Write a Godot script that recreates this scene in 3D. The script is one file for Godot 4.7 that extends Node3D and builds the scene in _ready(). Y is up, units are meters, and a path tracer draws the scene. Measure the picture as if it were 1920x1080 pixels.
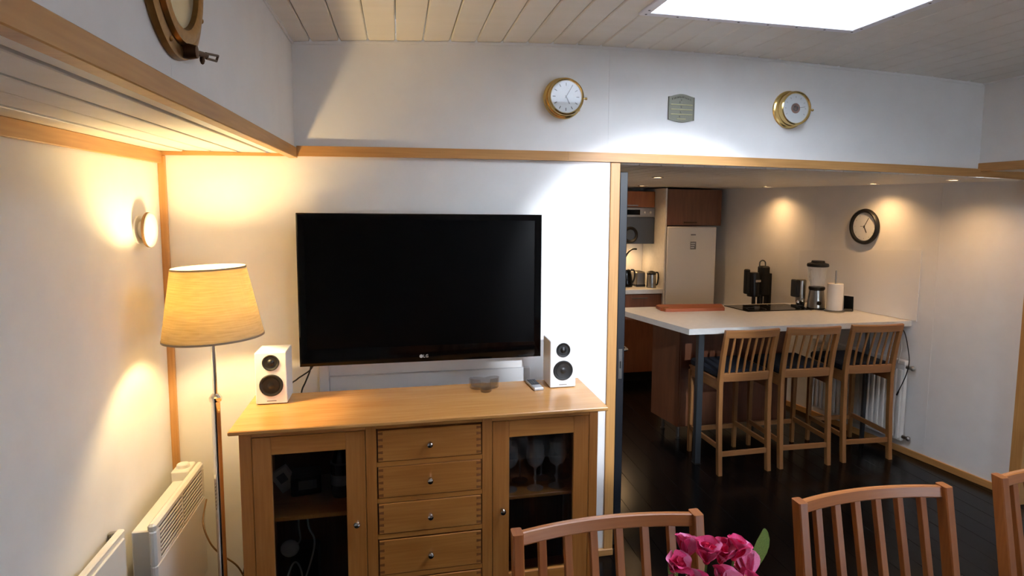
extends Node3D

# ---------------------------------------------------------------- mesh builder
class MB:
	var st := SurfaceTool.new()
	var o := Vector3.ZERO
	var n := 0

	func _init(origin := Vector3.ZERO):
		o = origin
		st.begin(Mesh.PRIMITIVE_TRIANGLES)

	func _emit(a: Vector3, b: Vector3, c: Vector3, na: Vector3, nb: Vector3, nc: Vector3):
		st.set_normal(na); st.add_vertex(a - o)
		st.set_normal(nc); st.add_vertex(c - o)
		st.set_normal(nb); st.add_vertex(b - o)
		n += 1

	# triangle soup; convex shapes are turned face by face, others by their volume
	func soup(v: PackedVector3Array, crease := 0.0, convex := false, open := false):
		var k := v.size() / 3
		if k == 0: return
		var ctr := Vector3.ZERO
		for p in v: ctr += p
		ctr /= v.size()
		var fn := PackedVector3Array()
		var keep := PackedInt32Array()
		var vol := 0.0
		for i in k:
			var a := v[3 * i]; var b := v[3 * i + 1]; var c := v[3 * i + 2]
			var nn := (b - a).cross(c - a)
			if nn.length() < 1e-13:
				fn.append(Vector3.ZERO)
				continue
			if convex and nn.dot((a + b + c) / 3.0 - ctr) < 0:
				v[3 * i + 1] = c; v[3 * i + 2] = b
				nn = -nn
			vol += (a - ctr).dot(nn)
			fn.append(nn)
			keep.append(i)
		if not convex and not open and vol < 0:
			for i in keep:
				var t := v[3 * i + 1]
				v[3 * i + 1] = v[3 * i + 2]; v[3 * i + 2] = t
				fn[i] = -fn[i]
		if crease <= 0.0:
			for i in keep:
				var u := fn[i].normalized()
				_emit(v[3 * i], v[3 * i + 1], v[3 * i + 2], u, u, u)
			return
		var at := {}
		for i in keep:
			for j in 3:
				var key := Vector3i((v[3 * i + j] * 20000.0).round())
				if not at.has(key): at[key] = PackedInt32Array()
				at[key].append(i)
		var lim := cos(deg_to_rad(crease))
		for i in keep:
			var u := fn[i].normalized()
			var ns := []
			for j in 3:
				var key := Vector3i((v[3 * i + j] * 20000.0).round())
				var s := Vector3.ZERO
				for f in at[key]:
					if fn[f].normalized().dot(u) >= lim: s += fn[f]
				ns.append(s.normalized() if s.length() > 0 else u)
			_emit(v[3 * i], v[3 * i + 1], v[3 * i + 2], ns[0], ns[1], ns[2])

	func box(c: Vector3, s: Vector3, bev := 0.0, b := Basis.IDENTITY):
		var h := s * 0.5
		bev = minf(bev, minf(h.x, minf(h.y, h.z)) * 0.9)
		var v := PackedVector3Array()
		if bev <= 0.0:
			var p := []
			for i in 8: p.append(c + b * Vector3(h.x * (1 if i & 1 else -1), h.y * (1 if i & 2 else -1), h.z * (1 if i & 4 else -1)))
			for f in [[0, 1, 3, 2], [4, 5, 7, 6], [0, 1, 5, 4], [2, 3, 7, 6], [0, 2, 6, 4], [1, 3, 7, 5]]:
				v.append_array([p[f[0]], p[f[1]], p[f[2]], p[f[0]], p[f[2]], p[f[3]]])
			soup(v, 0.0, true)
			return
		var q := {}
		for i in 8:
			var sg := Vector3(1 if i & 1 else -1, 1 if i & 2 else -1, 1 if i & 4 else -1)
			var g := h - Vector3(bev, bev, bev)
			q[i] = [c + b * (sg * Vector3(h.x, g.y, g.z)), c + b * (sg * Vector3(g.x, h.y, g.z)), c + b * (sg * Vector3(g.x, g.y, h.z))]
			v.append_array(q[i])
		for ax in 3:
			var m := 1 << ax
			var o1 := 1 << ((ax + 1) % 3)
			var o2 := 1 << ((ax + 2) % 3)
			for s2 in 2:
				var e: int = m * s2
				var f := [e, e | o1, e | o1 | o2, e | o2]
				v.append_array([q[f[0]][ax], q[f[1]][ax], q[f[2]][ax], q[f[0]][ax], q[f[2]][ax], q[f[3]][ax]])
			# edges that run along this axis
			var a1 := (ax + 1) % 3
			var a2 := (ax + 2) % 3
			for i in 4:
				var e2: int = (o1 if i & 1 else 0) | (o2 if i & 2 else 0)
				v.append_array([q[e2][a1], q[e2 | m][a1], q[e2 | m][a2], q[e2][a1], q[e2 | m][a2], q[e2][a2]])
		soup(v, 0.0, true)

	func span(a: Vector3, b: Vector3, bev := 0.0):
		box((a + b) * 0.5, (b - a).abs(), bev)

	# polygon pulled along an axis: 0 -> (z, y), 1 -> (x, z), 2 -> (x, y)
	func prism(poly: PackedVector2Array, axis: int, a: float, b: float, xf := Transform3D.IDENTITY, crease := 0.0):
		var v := PackedVector3Array()
		var idx := Geometry2D.triangulate_polygon(poly)
		var at := func(p: Vector2, t: float) -> Vector3:
			if axis == 0: return xf * Vector3(t, p.y, p.x)
			if axis == 1: return xf * Vector3(p.x, t, p.y)
			return xf * Vector3(p.x, p.y, t)
		var cw := Geometry2D.is_polygon_clockwise(poly)
		for i in range(0, idx.size(), 3):
			var p0 := poly[idx[i]]; var p1 := poly[idx[i + 1]]; var p2 := poly[idx[i + 2]]
			if (p1 - p0).cross(p2 - p0) < 0:
				var t := p1
				p1 = p2; p2 = t
			v.append_array([at.call(p0, a), at.call(p1, a), at.call(p2, a), at.call(p0, b), at.call(p2, b), at.call(p1, b)])
		for i in poly.size():
			var p := poly[i]; var q := poly[(i + 1) % poly.size()]
			if Geometry2D.is_polygon_clockwise(poly) == false:
				v.append_array([at.call(p, a), at.call(p, b), at.call(q, b), at.call(p, a), at.call(q, b), at.call(q, a)])
			else:
				v.append_array([at.call(p, a), at.call(q, b), at.call(p, b), at.call(p, a), at.call(q, a), at.call(q, b)])
		# is_polygon_clockwise uses y down: settle the side walls against the caps by volume
		var caps := PackedVector3Array(v.slice(0, idx.size() * 2))
		var sides := PackedVector3Array(v.slice(idx.size() * 2))
		var ctr := Vector3.ZERO
		for p in v: ctr += p
		ctr /= v.size()
		for part in [caps, sides]:
			var vol := 0.0
			for i in range(0, part.size(), 3): vol += (part[i] - ctr).dot((part[i + 1] - part[i]).cross(part[i + 2] - part[i]))
			if vol < 0:
				for i in range(0, part.size(), 3):
					var t: Vector3 = part[i + 1]
					part[i + 1] = part[i + 2]; part[i + 2] = t
		var all := PackedVector3Array(caps)
		all.append_array(sides)
		soup(all, crease, false, true)

	func loft(rings: Array, crease := 40.0, cap := true, closed := true, open := false):
		var v := PackedVector3Array()
		for i in rings.size() - 1:
			var A: PackedVector3Array = rings[i]
			var B: PackedVector3Array = rings[i + 1]
			var m := A.size()
			for j in (m if closed else m - 1):
				var k := (j + 1) % m
				v.append_array([A[j], A[k], B[k], A[j], B[k], B[j]])
		if cap:
			for e in [0, rings.size() - 1]:
				var R: PackedVector3Array = rings[e]
				var c := Vector3.ZERO
				for p in R: c += p
				c /= R.size()
				for j in R.size():
					var k := (j + 1) % R.size()
					if e == 0: v.append_array([c, R[k], R[j]])
					else: v.append_array([c, R[j], R[k]])
		soup(v, crease, false, open)

	# profile of (radius, height) turned about local y
	func lathe(prof: Array, segs := 32, xf := Transform3D.IDENTITY, loop := false, crease := 38.0):
		var rings := []
		var pr := prof.duplicate()
		if loop: pr.append(prof[0])
		for p in pr:
			var r := PackedVector3Array()
			for j in segs:
				var a := TAU * j / segs
				r.append(xf * Vector3(cos(a) * p.x, p.y, sin(a) * p.x))
			rings.append(r)
		loft(rings, crease, false)

	func tube(pts: Array, r: float, segs := 8, cap := true):
		var rings := []
		var up := Vector3.UP
		for i in pts.size():
			var t: Vector3 = (pts[mini(i + 1, pts.size() - 1)] - pts[maxi(i - 1, 0)]).normalized()
			if absf(t.dot(up)) > 0.95: up = Vector3.RIGHT if absf(t.x) < 0.9 else Vector3.UP
			var s := t.cross(up).normalized()
			up = s.cross(t).normalized()
			var ring := PackedVector3Array()
			for j in segs:
				var a := TAU * j / segs
				ring.append(pts[i] + (s * cos(a) + up * sin(a)) * r)
			rings.append(ring)
		loft(rings, 60.0, cap)

	# bar of rectangular section: list of [centre, half width vector, half depth vector]
	func bar(secs: Array, ch := 0.0):
		var rings := []
		for s in secs:
			var c: Vector3 = s[0]; var w: Vector3 = s[1]; var d: Vector3 = s[2]
			if ch <= 0.0:
				rings.append(PackedVector3Array([c - w - d, c + w - d, c + w + d, c - w + d]))
			else:
				var wl := w.length(); var dl := d.length()
				var wi := w * (1.0 - ch / wl); var di := d * (1.0 - ch / dl)
				rings.append(PackedVector3Array([c - wi - d, c + wi - d, c + w - di, c + w + di, c + wi + d, c - wi + d, c - w + di, c - w - di]))
		loft(rings, 25.0, true)

	func ball(c: Vector3, r: Vector3, segs := 16):
		var prof := []
		var h := segs / 2
		for i in h + 1:
			var a := PI * i / h
			prof.append(Vector2(sin(a), -cos(a)))
		lathe(prof, segs, Transform3D(Basis.from_scale(r), c), false, 60.0)

	func done() -> ArrayMesh:
		return st.commit()

# ---------------------------------------------------------------- scene helpers
var ORG := Vector3.ZERO
var taken := {}
var M := {}
var rng := RandomNumberGenerator.new()

func mb() -> MB:
	return MB.new(ORG)

func numbered(parent: Node, called: String) -> String:
	var key := str(parent.get_instance_id()) + "/" + called
	var k: int = taken.get(key, 0)
	taken[key] = k + 1
	return called if k == 0 else "%s_%03d" % [called, k]

func thing(called: String, label: String, category: String, at := Vector3.ZERO, group := "") -> Node3D:
	var r := Node3D.new()
	r.name = numbered(self, called)
	add_child(r)
	r.position = at
	r.set_meta("label", label)
	r.set_meta("category", category)
	if group != "": r.set_meta("group", group)
	ORG = at
	return r

func structure(called: String, label: String, category: String) -> Node3D:
	var r := thing(called, label, category)
	r.set_meta("kind", "structure")
	return r

func part(parent: Node, called: String, b: MB, m: Material, label := "") -> MeshInstance3D:
	var r := MeshInstance3D.new()
	r.name = numbered(parent, called)
	r.mesh = b.done()
	r.material_override = m
	parent.add_child(r)
	if label != "": r.set_meta("label", label)
	return r

func copy_of(src: Node3D, at: Vector3, label: String) -> Node3D:
	var called: String = String(src.name)
	var r: Node3D = src.duplicate()
	r.name = numbered(self, called)
	add_child(r)
	r.position = at
	r.set_meta("label", label)
	return r

func boxp(parent: Node, called: String, a: Vector3, b: Vector3, m: Material, bev := 0.002) -> MeshInstance3D:
	var k := mb()
	k.span(a, b, bev)
	return part(parent, called, k, m)

func lerp_table(t: Array, x: float) -> float:
	if x <= t[0][0]: return t[0][1]
	for i in t.size() - 1:
		if x <= t[i + 1][0]:
			return lerpf(t[i][1], t[i + 1][1], (x - t[i][0]) / (t[i + 1][0] - t[i][0]))
	return t[-1][1]

# axis turned: lathe along +z
func along_z(at: Vector3) -> Transform3D:
	return Transform3D(Basis(Vector3.RIGHT, PI / 2), at)

func along_x(at: Vector3) -> Transform3D:
	return Transform3D(Basis(Vector3.BACK, -PI / 2), at)

# ---------------------------------------------------------------- materials
func plain(c: Color, rough := 0.6, metal := 0.0, spec := 0.5) -> StandardMaterial3D:
	var m := StandardMaterial3D.new()
	m.albedo_color = c
	m.roughness = rough
	m.metallic = metal
	m.metallic_specular = spec
	return m

func noise_img(w: int, h: int, freq: float, sd: int, oct := 3) -> Image:
	var n := FastNoiseLite.new()
	n.seed = sd
	n.noise_type = FastNoiseLite.TYPE_SIMPLEX_SMOOTH
	n.frequency = freq
	n.fractal_octaves = oct
	return n.get_seamless_image(w, h)

# grain runs along u (level) or v (upright)
func wood(c0: Color, c1: Color, sd: int, upright := false, rough := 0.45, scale := 1.0) -> StandardMaterial3D:
	var fine := noise_img(24, 512, 0.16, sd)
	var broad := noise_img(32, 256, 0.035, sd + 7)
	fine.resize(512, 512, Image.INTERPOLATE_CUBIC)
	broad.resize(512, 512, Image.INTERPOLATE_CUBIC)
	var im := Image.create(512, 512, false, Image.FORMAT_RGB8)
	for y in 512:
		for x in 512:
			var f := fine.get_pixel(x, y).r * 0.45 + broad.get_pixel(x, y).r * 0.55
			var c := c0.lerp(c1, clampf(f * 1.3 - 0.15, 0, 1))
			if upright: im.set_pixel(y, x, c)
			else: im.set_pixel(x, y, c)
	im.generate_mipmaps()
	var m := StandardMaterial3D.new()
	m.albedo_texture = ImageTexture.create_from_image(im)
	m.roughness = rough
	m.uv1_triplanar = true
	m.uv1_scale = Vector3.ONE * scale
	return m

func mottled(c0: Color, c1: Color, sd: int, freq: float, rough: float, scale := 1.0, sx := 256, sy := 256) -> StandardMaterial3D:
	var a := noise_img(sx, sy, freq, sd)
	if sx != 256 or sy != 256: a.resize(256, 256, Image.INTERPOLATE_CUBIC)
	var im := Image.create(256, 256, false, Image.FORMAT_RGB8)
	for y in 256:
		for x in 256:
			im.set_pixel(x, y, c0.lerp(c1, a.get_pixel(x, y).r))
	im.generate_mipmaps()
	var m := StandardMaterial3D.new()
	m.albedo_texture = ImageTexture.create_from_image(im)
	m.roughness = rough
	m.uv1_triplanar = true
	m.uv1_scale = Vector3.ONE * scale
	return m

func make_materials():
	M.wall = mottled(Color(0.90, 0.893, 0.885), Color(0.92, 0.913, 0.905), 3, 0.03, 0.55, 0.7)
	M.board_white = mottled(Color(0.88, 0.865, 0.83), Color(0.905, 0.89, 0.86), 9, 0.05, 0.45, 0.8, 32, 256)
	M.board_grey = plain(Color(0.50, 0.48, 0.46), 0.7)
	M.trim = wood(Color(0.70, 0.50, 0.28), Color(0.81, 0.61, 0.37), 21, false, 0.4)
	M.trim_v = wood(Color(0.70, 0.50, 0.28), Color(0.81, 0.61, 0.37), 22, true, 0.4)
	M.oak = wood(Color(0.68, 0.42, 0.18), Color(0.80, 0.55, 0.28), 31, false, 0.35)
	M.oak_v = wood(Color(0.64, 0.39, 0.16), Color(0.76, 0.51, 0.26), 32, true, 0.4)
	M.oak_top_sheen = wood(Color(0.74, 0.51, 0.27), Color(0.84, 0.63, 0.38), 33, false, 0.27)  # paler oak, the gloss on the top is put into the colour
	M.oak_end = plain(Color(0.52, 0.31, 0.14), 0.7)
	M.chair = wood(Color(0.56, 0.32, 0.16), Color(0.71, 0.45, 0.24), 41, false, 0.35)
	M.chair_v = wood(Color(0.51, 0.28, 0.12), Color(0.65, 0.39, 0.19), 42, true, 0.35)
	M.stool = wood(Color(0.51, 0.33, 0.18), Color(0.64, 0.44, 0.26), 51, false, 0.4)
	M.stool_v = wood(Color(0.52, 0.34, 0.18), Color(0.65, 0.45, 0.26), 52, true, 0.4)
	M.walnut = wood(Color(0.38, 0.22, 0.14), Color(0.50, 0.31, 0.20), 61, true, 0.4)
	M.orange_wood = wood(Color(0.62, 0.34, 0.15), Color(0.75, 0.45, 0.22), 62, true, 0.35)
	M.cutting = wood(Color(0.55, 0.27, 0.14), Color(0.68, 0.36, 0.20), 63, false, 0.5)
	M.floor = mottled(Color(0.018, 0.018, 0.021), Color(0.036, 0.036, 0.041), 71, 0.04, 0.2, 1.3, 256, 64)
	M.floor.metallic_specular = 0.3
	M.worktop = mottled(Color(0.80, 0.79, 0.77), Color(0.85, 0.84, 0.82), 73, 0.08, 0.3)
	M.white_gloss = plain(Color(0.88, 0.88, 0.88), 0.3)
	M.white_matt = plain(Color(0.86, 0.86, 0.86), 0.5)
	M.frame_glow_white = plain(Color(0.92, 0.92, 0.95), 0.35)  # skylight glow is put into this lighter, bluish white
	M.enamel = plain(Color(0.87, 0.86, 0.84), 0.3)
	M.black_gloss = plain(Color(0.012, 0.012, 0.014), 0.08, 0.0, 0.35)
	M.screen = plain(Color(0.008, 0.008, 0.011), 0.3, 0.0, 0.24)
	M.black = plain(Color(0.03, 0.03, 0.032), 0.5)
	M.rubber = plain(Color(0.035, 0.035, 0.04), 0.6)
	M.cone = plain(Color(0.05, 0.05, 0.055), 0.35)
	M.navy = plain(Color(0.045, 0.06, 0.095), 0.4)
	M.cushion = mottled(Color(0.06, 0.08, 0.13), Color(0.09, 0.115, 0.17), 75, 0.2, 0.9, 3.0)
	M.brass = plain(Color(0.86, 0.74, 0.48), 0.18, 1.0)
	M.old_brass = mottled(Color(0.56, 0.43, 0.25), Color(0.68, 0.53, 0.32), 77, 0.06, 0.32, 4.0)
	M.old_brass.metallic = 0.9
	M.dark_brass = plain(Color(0.30, 0.20, 0.12), 0.4, 0.7)
	M.pewter = mottled(Color(0.38, 0.38, 0.34), Color(0.56, 0.55, 0.49), 79, 0.2, 0.45, 6.0)
	M.pewter.metallic = 0.7
	M.gilt = plain(Color(0.70, 0.68, 0.52), 0.35, 0.8)
	M.chrome = plain(Color(0.85, 0.84, 0.82), 0.1, 1.0)
	M.steel = plain(Color(0.62, 0.61, 0.59), 0.28, 1.0)
	M.grey_metal = plain(Color(0.34, 0.36, 0.38), 0.35, 0.8)
	M.face = plain(Color(0.86, 0.87, 0.88), 0.5)
	M.copper = plain(Color(0.60, 0.36, 0.26), 0.3, 0.9)
	M.ink = plain(Color(0.08, 0.08, 0.09), 0.5)
	M.print_grey = plain(Color(0.45, 0.45, 0.46), 0.5)
	M.silver_print = plain(Color(0.75, 0.75, 0.76), 0.35, 0.3)
	M.glass = StandardMaterial3D.new()
	M.glass.transparency = BaseMaterial3D.TRANSPARENCY_ALPHA
	M.glass.albedo_color = Color(0.9, 0.93, 0.95, 0.06)
	M.glass.roughness = 0.02
	M.smoked = StandardMaterial3D.new()
	M.smoked.transparency = BaseMaterial3D.TRANSPARENCY_ALPHA
	M.smoked.albedo_color = Color(0.02, 0.016, 0.014, 0.25)  # dark tint stands in for the shade inside the cabinet
	M.smoked.roughness = 0.03
	M.clear = StandardMaterial3D.new()
	M.clear.transparency = BaseMaterial3D.TRANSPARENCY_ALPHA
	M.clear.albedo_color = Color(0.93, 0.95, 0.96, 0.16)
	M.clear.roughness = 0.03
	M.smoke_glass = StandardMaterial3D.new()
	M.smoke_glass.transparency = BaseMaterial3D.TRANSPARENCY_ALPHA
	M.smoke_glass.albedo_color = Color(0.20, 0.18, 0.18, 0.20)
	M.smoke_glass.roughness = 0.06
	M.painted_reflection = plain(Color(0.76, 0.73, 0.62), 0.15, 0.3)  # reflected ceiling is put into this pale, mostly diffuse colour
	M.splash = plain(Color(0.90, 0.893, 0.885), 0.1, 0.0, 0.3)
	M.shade = mottled(Color(0.68, 0.63, 0.54), Color(0.80, 0.76, 0.68), 81, 0.12, 0.95, 4.0, 24, 256)
	M.shade.backlight_enabled = true
	M.shade.backlight = Color(0.88, 0.85, 0.70)
	M.shade_trim = plain(Color(0.62, 0.56, 0.48), 0.9)
	M.bulb = plain(Color(1, 0.95, 0.85), 0.4)
	M.bulb.emission_enabled = true
	M.bulb.emission = Color(1.0, 0.80, 0.50)
	M.bulb.emission_energy_multiplier = 8.0
	M.led = plain(Color(1, 0.97, 0.9), 0.4)
	M.led.emission_enabled = true
	M.led.emission = Color(1.0, 0.86, 0.66)
	M.led.emission_energy_multiplier = 6.0
	M.cool_led = plain(Color(0.97, 0.98, 1), 0.4)
	M.cool_led.emission_enabled = true
	M.cool_led.emission = Color(0.90, 0.95, 1.0)
	M.cool_led.emission_energy_multiplier = 6.0
	M.wire_white = plain(Color(0.8, 0.8, 0.78), 0.5)
	M.cord = plain(Color(0.45, 0.33, 0.20), 0.6)
	M.paper = plain(Color(0.88, 0.86, 0.83), 0.95)
	M.pink = mottled(Color(0.86, 0.16, 0.42), Color(0.95, 0.36, 0.60), 91, 0.1, 0.7, 12.0)
	M.pale_pink = mottled(Color(0.92, 0.42, 0.64), Color(0.97, 0.66, 0.82), 92, 0.1, 0.7, 12.0)
	M.deep_pink = mottled(Color(0.76, 0.05, 0.26), Color(0.88, 0.14, 0.38), 93, 0.1, 0.7, 12.0)
	for k in ["pink", "pale_pink", "deep_pink"]:
		M[k].backlight_enabled = true
		M[k].backlight = Color(0.35, 0.12, 0.2)
	M.leaf = mottled(Color(0.30, 0.42, 0.16), Color(0.42, 0.53, 0.24), 94, 0.1, 0.6, 10.0)
	M.dry_leaf = plain(Color(0.72, 0.56, 0.30), 0.7)
	M.ceramic = plain(Color(0.80, 0.78, 0.74), 0.25)

# ---------------------------------------------------------------- the room
const CEIL := [[-0.593, 2.342], [-0.293, 2.367], [0.042, 2.386], [0.377, 2.403], [0.602, 2.411], [1.05, 2.414], [1.415, 2.414], [1.753, 2.404], [2.097, 2.392], [2.427, 2.383], [2.838, 2.362]]
const WALL_X := 3.2797
const TAPER := 0.1477
const ZR := 4.3        # rear wall
const ZK := -3.42      # far wall of the kitchen
var WF := Transform3D.IDENTITY   # frame of the kitchen's side wall: x towards the living room, z into the kitchen

func camber(x: float) -> float:
	return 0.0238 * (1.0 - pow((x - 0.85) / 2.0, 2))

func wall_at(z: float) -> float:
	return WALL_X + TAPER * (z + 0.5)

func along(z: float) -> float:
	return (z + 0.5) * sqrt(1.0 + TAPER * TAPER)

func board(parent: Node, called: String, x0: float, x1: float, y0: float, y1: float, t: float, z0: float, z1: float, m: Material, ch := 0.004):
	# plank with its two lower edges chamfered, running along z; y0 and y1 are its underside at x0 and x1
	var k := mb()
	k.prism(PackedVector2Array([Vector2(x0, y0 + ch), Vector2(x0 + ch, y0), Vector2(x1 - ch, y1), Vector2(x1, y1 + ch), Vector2(x1, y1 + t), Vector2(x0, y0 + t)]), 2, z0, z1)
	return part(parent, called, k, m)

func build_shell():
	var s: Node3D
	# floor of black boards
	s = structure("floor", "glossy black painted board floor", "floor")
	boxp(s, "subfloor", Vector3(-1.3, -0.10, ZK - 0.1), Vector3(3.7, -0.016, ZR + 0.1), M.black, 0)
	var x := -1.15
	while x < 3.6:
		var k := mb()
		k.span(Vector3(x + 0.0007, -0.016, ZK), Vector3(x + 0.1293, 0.0, ZR), 0.0008)
		part(s, "floorboard", k, M.floor)
		x += 0.13
	# back wall
	s = structure("wall_back", "white panelled wall behind the television and above the opening", "wall")
	boxp(s, "panel", Vector3(-1.12, 0, -0.06), Vector3(0.772, 1.90, 0), M.wall, 0)
	for seg in [[-0.64, 0.7580], [0.7588, 2.90]]:
		var poly := PackedVector2Array()
		for i in 25:
			var px := lerpf(seg[0], seg[1], i / 24.0)
			poly.append(Vector2(px, 1.885 + camber(px)))
		for i in 25:
			var px := lerpf(seg[1], seg[0], i / 24.0)
			poly.append(Vector2(px, lerp_table(CEIL, px) + 0.03))
		var k := mb()
		k.prism(poly, 2, -0.06, 0.0)
		part(s, "panel", k, M.wall)
	boxp(s, "backing", Vector3(-1.2, 1.90, -0.12), Vector3(3.6, 2.6, -0.062), M.board_grey, 0)
	# left wall and the boxed in strip above it
	s = structure("wall_left", "white wall below the boxed in ceiling strip, with the heaters", "wall")
	boxp(s, "panel", Vector3(-1.16, 0, -0.06), Vector3(-1.09, 1.92, ZR), M.wall, 0)
	s = structure("wall_left_upper", "white upper wall that carries the brass porthole", "wall")
	boxp(s, "panel", Vector3(-0.65, 1.90, 0), Vector3(-0.590, 2.48, 1.482), M.wall, 0)
	boxp(s, "panel", Vector3(-0.65, 1.90, 1.484), Vector3(-0.590, 2.48, ZR), M.wall, 0)
	s = structure("ceiling_soffit", "low boarded strip of ceiling above the floor lamp", "ceiling")
	boxp(s, "backing", Vector3(-1.16, 1.909, 0.0), Vector3(-0.60, 1.94, ZR), M.board_grey, 0)
	var ed := [-0.600, -0.679, -0.790, -0.893, -0.990, -1.088]
	for i in 5:
		var gap: float = [0.0, 0.016, 0.014, 0.008, 0.006][i]
		var low: float = 1.895 if i < 4 else 1.8905
		board(s, "plank", ed[i + 1], ed[i] - gap, low, low, 0.0135, 0.034 if i == 4 else 0.012, ZR, M.board_white, 0.002)
	s = structure("trim_1", "orange brown wooden beam along the edge of the low ceiling strip", "trim")
	boxp(s, "beam", Vector3(-0.612, 1.878, 0.0), Vector3(-0.580, 1.921, ZR), M.trim, 0.002)
	s = structure("trim_2", "long narrow wooden rail across the white back wall", "trim")
	for seg in [[-1.085, -0.612], [-0.580, 0.566], [0.567, 3.33]]:
		var poly := PackedVector2Array()
		for i in 25:
			var px := lerpf(seg[0], seg[1], i / 24.0)
			poly.append(Vector2(px, 1.8734 + camber(px)))
		for i in 25:
			var px := lerpf(seg[1], seg[0], i / 24.0)
			poly.append(Vector2(px, minf(1.9148 + camber(px), 1.894 if seg[1] < -0.6 else 9.0)))
		var k := mb()
		k.prism(poly, 2, 0.0, 0.020)
		part(s, "rail", k, M.trim)
	s = structure("trim_3", "yellow wooden rail along the left wall under the boarded strip", "trim")
	boxp(s, "rail", Vector3(-1.09, 1.843, 0.0), Vector3(-1.074, 1.890, ZR), M.trim, 0.002)
	s = structure("trim_4", "slim upright wooden strip in the corner by the floor lamp", "trim")
	boxp(s, "strip", Vector3(-1.092, 0, 0), Vector3(-1.066, 1.875, 0.022), M.trim_v, 0.003)
	s = structure("trim_5", "pale wooden door jamb between the sideboard and the opening", "trim")
	boxp(s, "jamb", Vector3(0.772, 0, -0.085), Vector3(0.817, 1.895, 0.012), M.trim_v, 0.002)
	s = structure("baseboard_back", "low wooden skirting at the foot of the door jamb", "baseboard")
	boxp(s, "strip", Vector3(0.57, 0, 0.0), Vector3(0.817, 0.032, 0.020), M.trim, 0.002)
	s = structure("trim_6", "wooden beam at the right end of the white upper wall", "trim")
	boxp(s, "beam", Vector3(2.838, 1.903, 0.0), Vector3(2.870, 1.946, ZR), M.trim, 0.002)
	s = structure("trim_7", "upright wooden post at the right edge of the opening", "trim")
	boxp(s, "post", Vector3(3.284, 0, -0.055), Vector3(3.335, 1.868, 0.02), M.trim_v, 0.002)
	# right side of the living room
	s = structure("wall_right_upper", "white upper wall at the far right under the ceiling", "wall")
	boxp(s, "panel", Vector3(2.845, 1.93, 0), Vector3(2.90, 2.48, ZR), M.wall, 0)
	s = structure("ceiling_soffit_right", "low ceiling strip beside the right upper wall", "ceiling")
	boxp(s, "panel", Vector3(2.870, 1.905, 0.0), Vector3(3.45, 1.96, ZR), M.board_white, 0)
	s = structure("wall_right", "white wall at the far right beyond the wooden post", "wall")
	boxp(s, "panel", Vector3(3.335, 0, 0.02), Vector3(3.42, 1.95, ZR), M.wall, 0)
	s = structure("wall_rear", "white wall behind the camera", "wall")
	for p in [[-1.2, 0.0, 1.75, 2.6], [2.55, 0.0, 3.5, 2.6], [1.75, 0.0, 2.55, 0.80], [1.75, 1.60, 2.55, 2.6]]:
		boxp(s, "panel", Vector3(p[0], p[1], ZR), Vector3(p[2], p[3], ZR + 0.08), M.wall, 0)
	s = structure("window_2", "added unseen window behind the camera for fill daylight", "window")  # added window, out of view, lets in daylight to fill the room
	for p in [[1.75, 0.80, 2.55, 0.84], [1.75, 1.56, 2.55, 1.60], [1.75, 0.84, 1.79, 1.56], [2.51, 0.84, 2.55, 1.56]]:
		boxp(s, "frame_bar", Vector3(p[0], p[1], ZR + 0.01), Vector3(p[2], p[3], ZR + 0.06), M.white_matt, 0.003)
	boxp(s, "pane", Vector3(1.785, 0.835, ZR + 0.03), Vector3(2.515, 1.565, ZR + 0.036), M.glass, 0)
	# ceiling of cambered planks with the skylight hole
	s = structure("ceiling", "cambered ceiling of cream boards with a skylight", "ceiling")
	var SX0 := 0.732; var SX1 := 1.590; var SZ0 := 0.556; var SZ1 := 1.66
	for b in [[-0.75, 0.0, SX0 - 0.02, ZR], [SX1 + 0.02, 0.0, 3.0, ZR], [SX0 - 0.02, 0.0, SX1 + 0.02, SZ0 - 0.02], [SX0 - 0.02, SZ1 + 0.02, SX1 + 0.02, ZR]]:
		boxp(s, "backing", Vector3(b[0], 2.46, b[1]), Vector3(b[2], 2.58, b[3]), M.board_grey, 0)
	var xj := -0.593
	var nx := -0.517
	while xj < 2.835:
		var x1 := minf(nx, 2.838)
		var y0 := lerp_table(CEIL, xj); var y1 := lerp_table(CEIL, x1)
		var cuts := [[0.014, ZR]]
		if x1 > SX0 and xj < SX1: cuts = [[0.014, SZ0 - 0.021], [SZ1 + 0.021, ZR]]
		for c in cuts:
			board(s, "plank", xj + 0.0015, x1 - 0.0015, y0, y1, 0.017, c[0], c[1], M.board_white, 0.004)
		board(s, "plank_end", xj + 0.0060, x1 - 0.0060, y0, y1, 0.017, 0.001, 0.014, M.board_white, 0.001)
		xj = x1
		nx += 0.112
	var mold := mb()
	for i in 30:
		var xa := lerpf(-0.59, 2.838, i / 30.0); var xb := lerpf(-0.59, 2.838, (i + 1) / 30.0)
		mold.prism(PackedVector2Array([Vector2(xa, lerp_table(CEIL, xa) - 0.014), Vector2(xb, lerp_table(CEIL, xb) - 0.014), Vector2(xb, lerp_table(CEIL, xb) - 0.003), Vector2(xa, lerp_table(CEIL, xa) - 0.003)]), 2, 0.0, 0.004)
	part(s, "edge_strip", mold, M.wall)
	var mold2 := mb()
	for e in [[-0.590, -0.582, 2.333], [2.829, 2.845, 2.354]]:
		mold2.span(Vector3(e[0], e[2], 0.0), Vector3(e[1], e[2] + 0.012, ZR), 0.001)
	part(s, "edge_strip", mold2, M.wall)
	# skylight
	s = structure("window_1", "white framed skylight with bright daylight in the ceiling", "skylight")
	var w := 0.036
	var yb := 2.403
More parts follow.
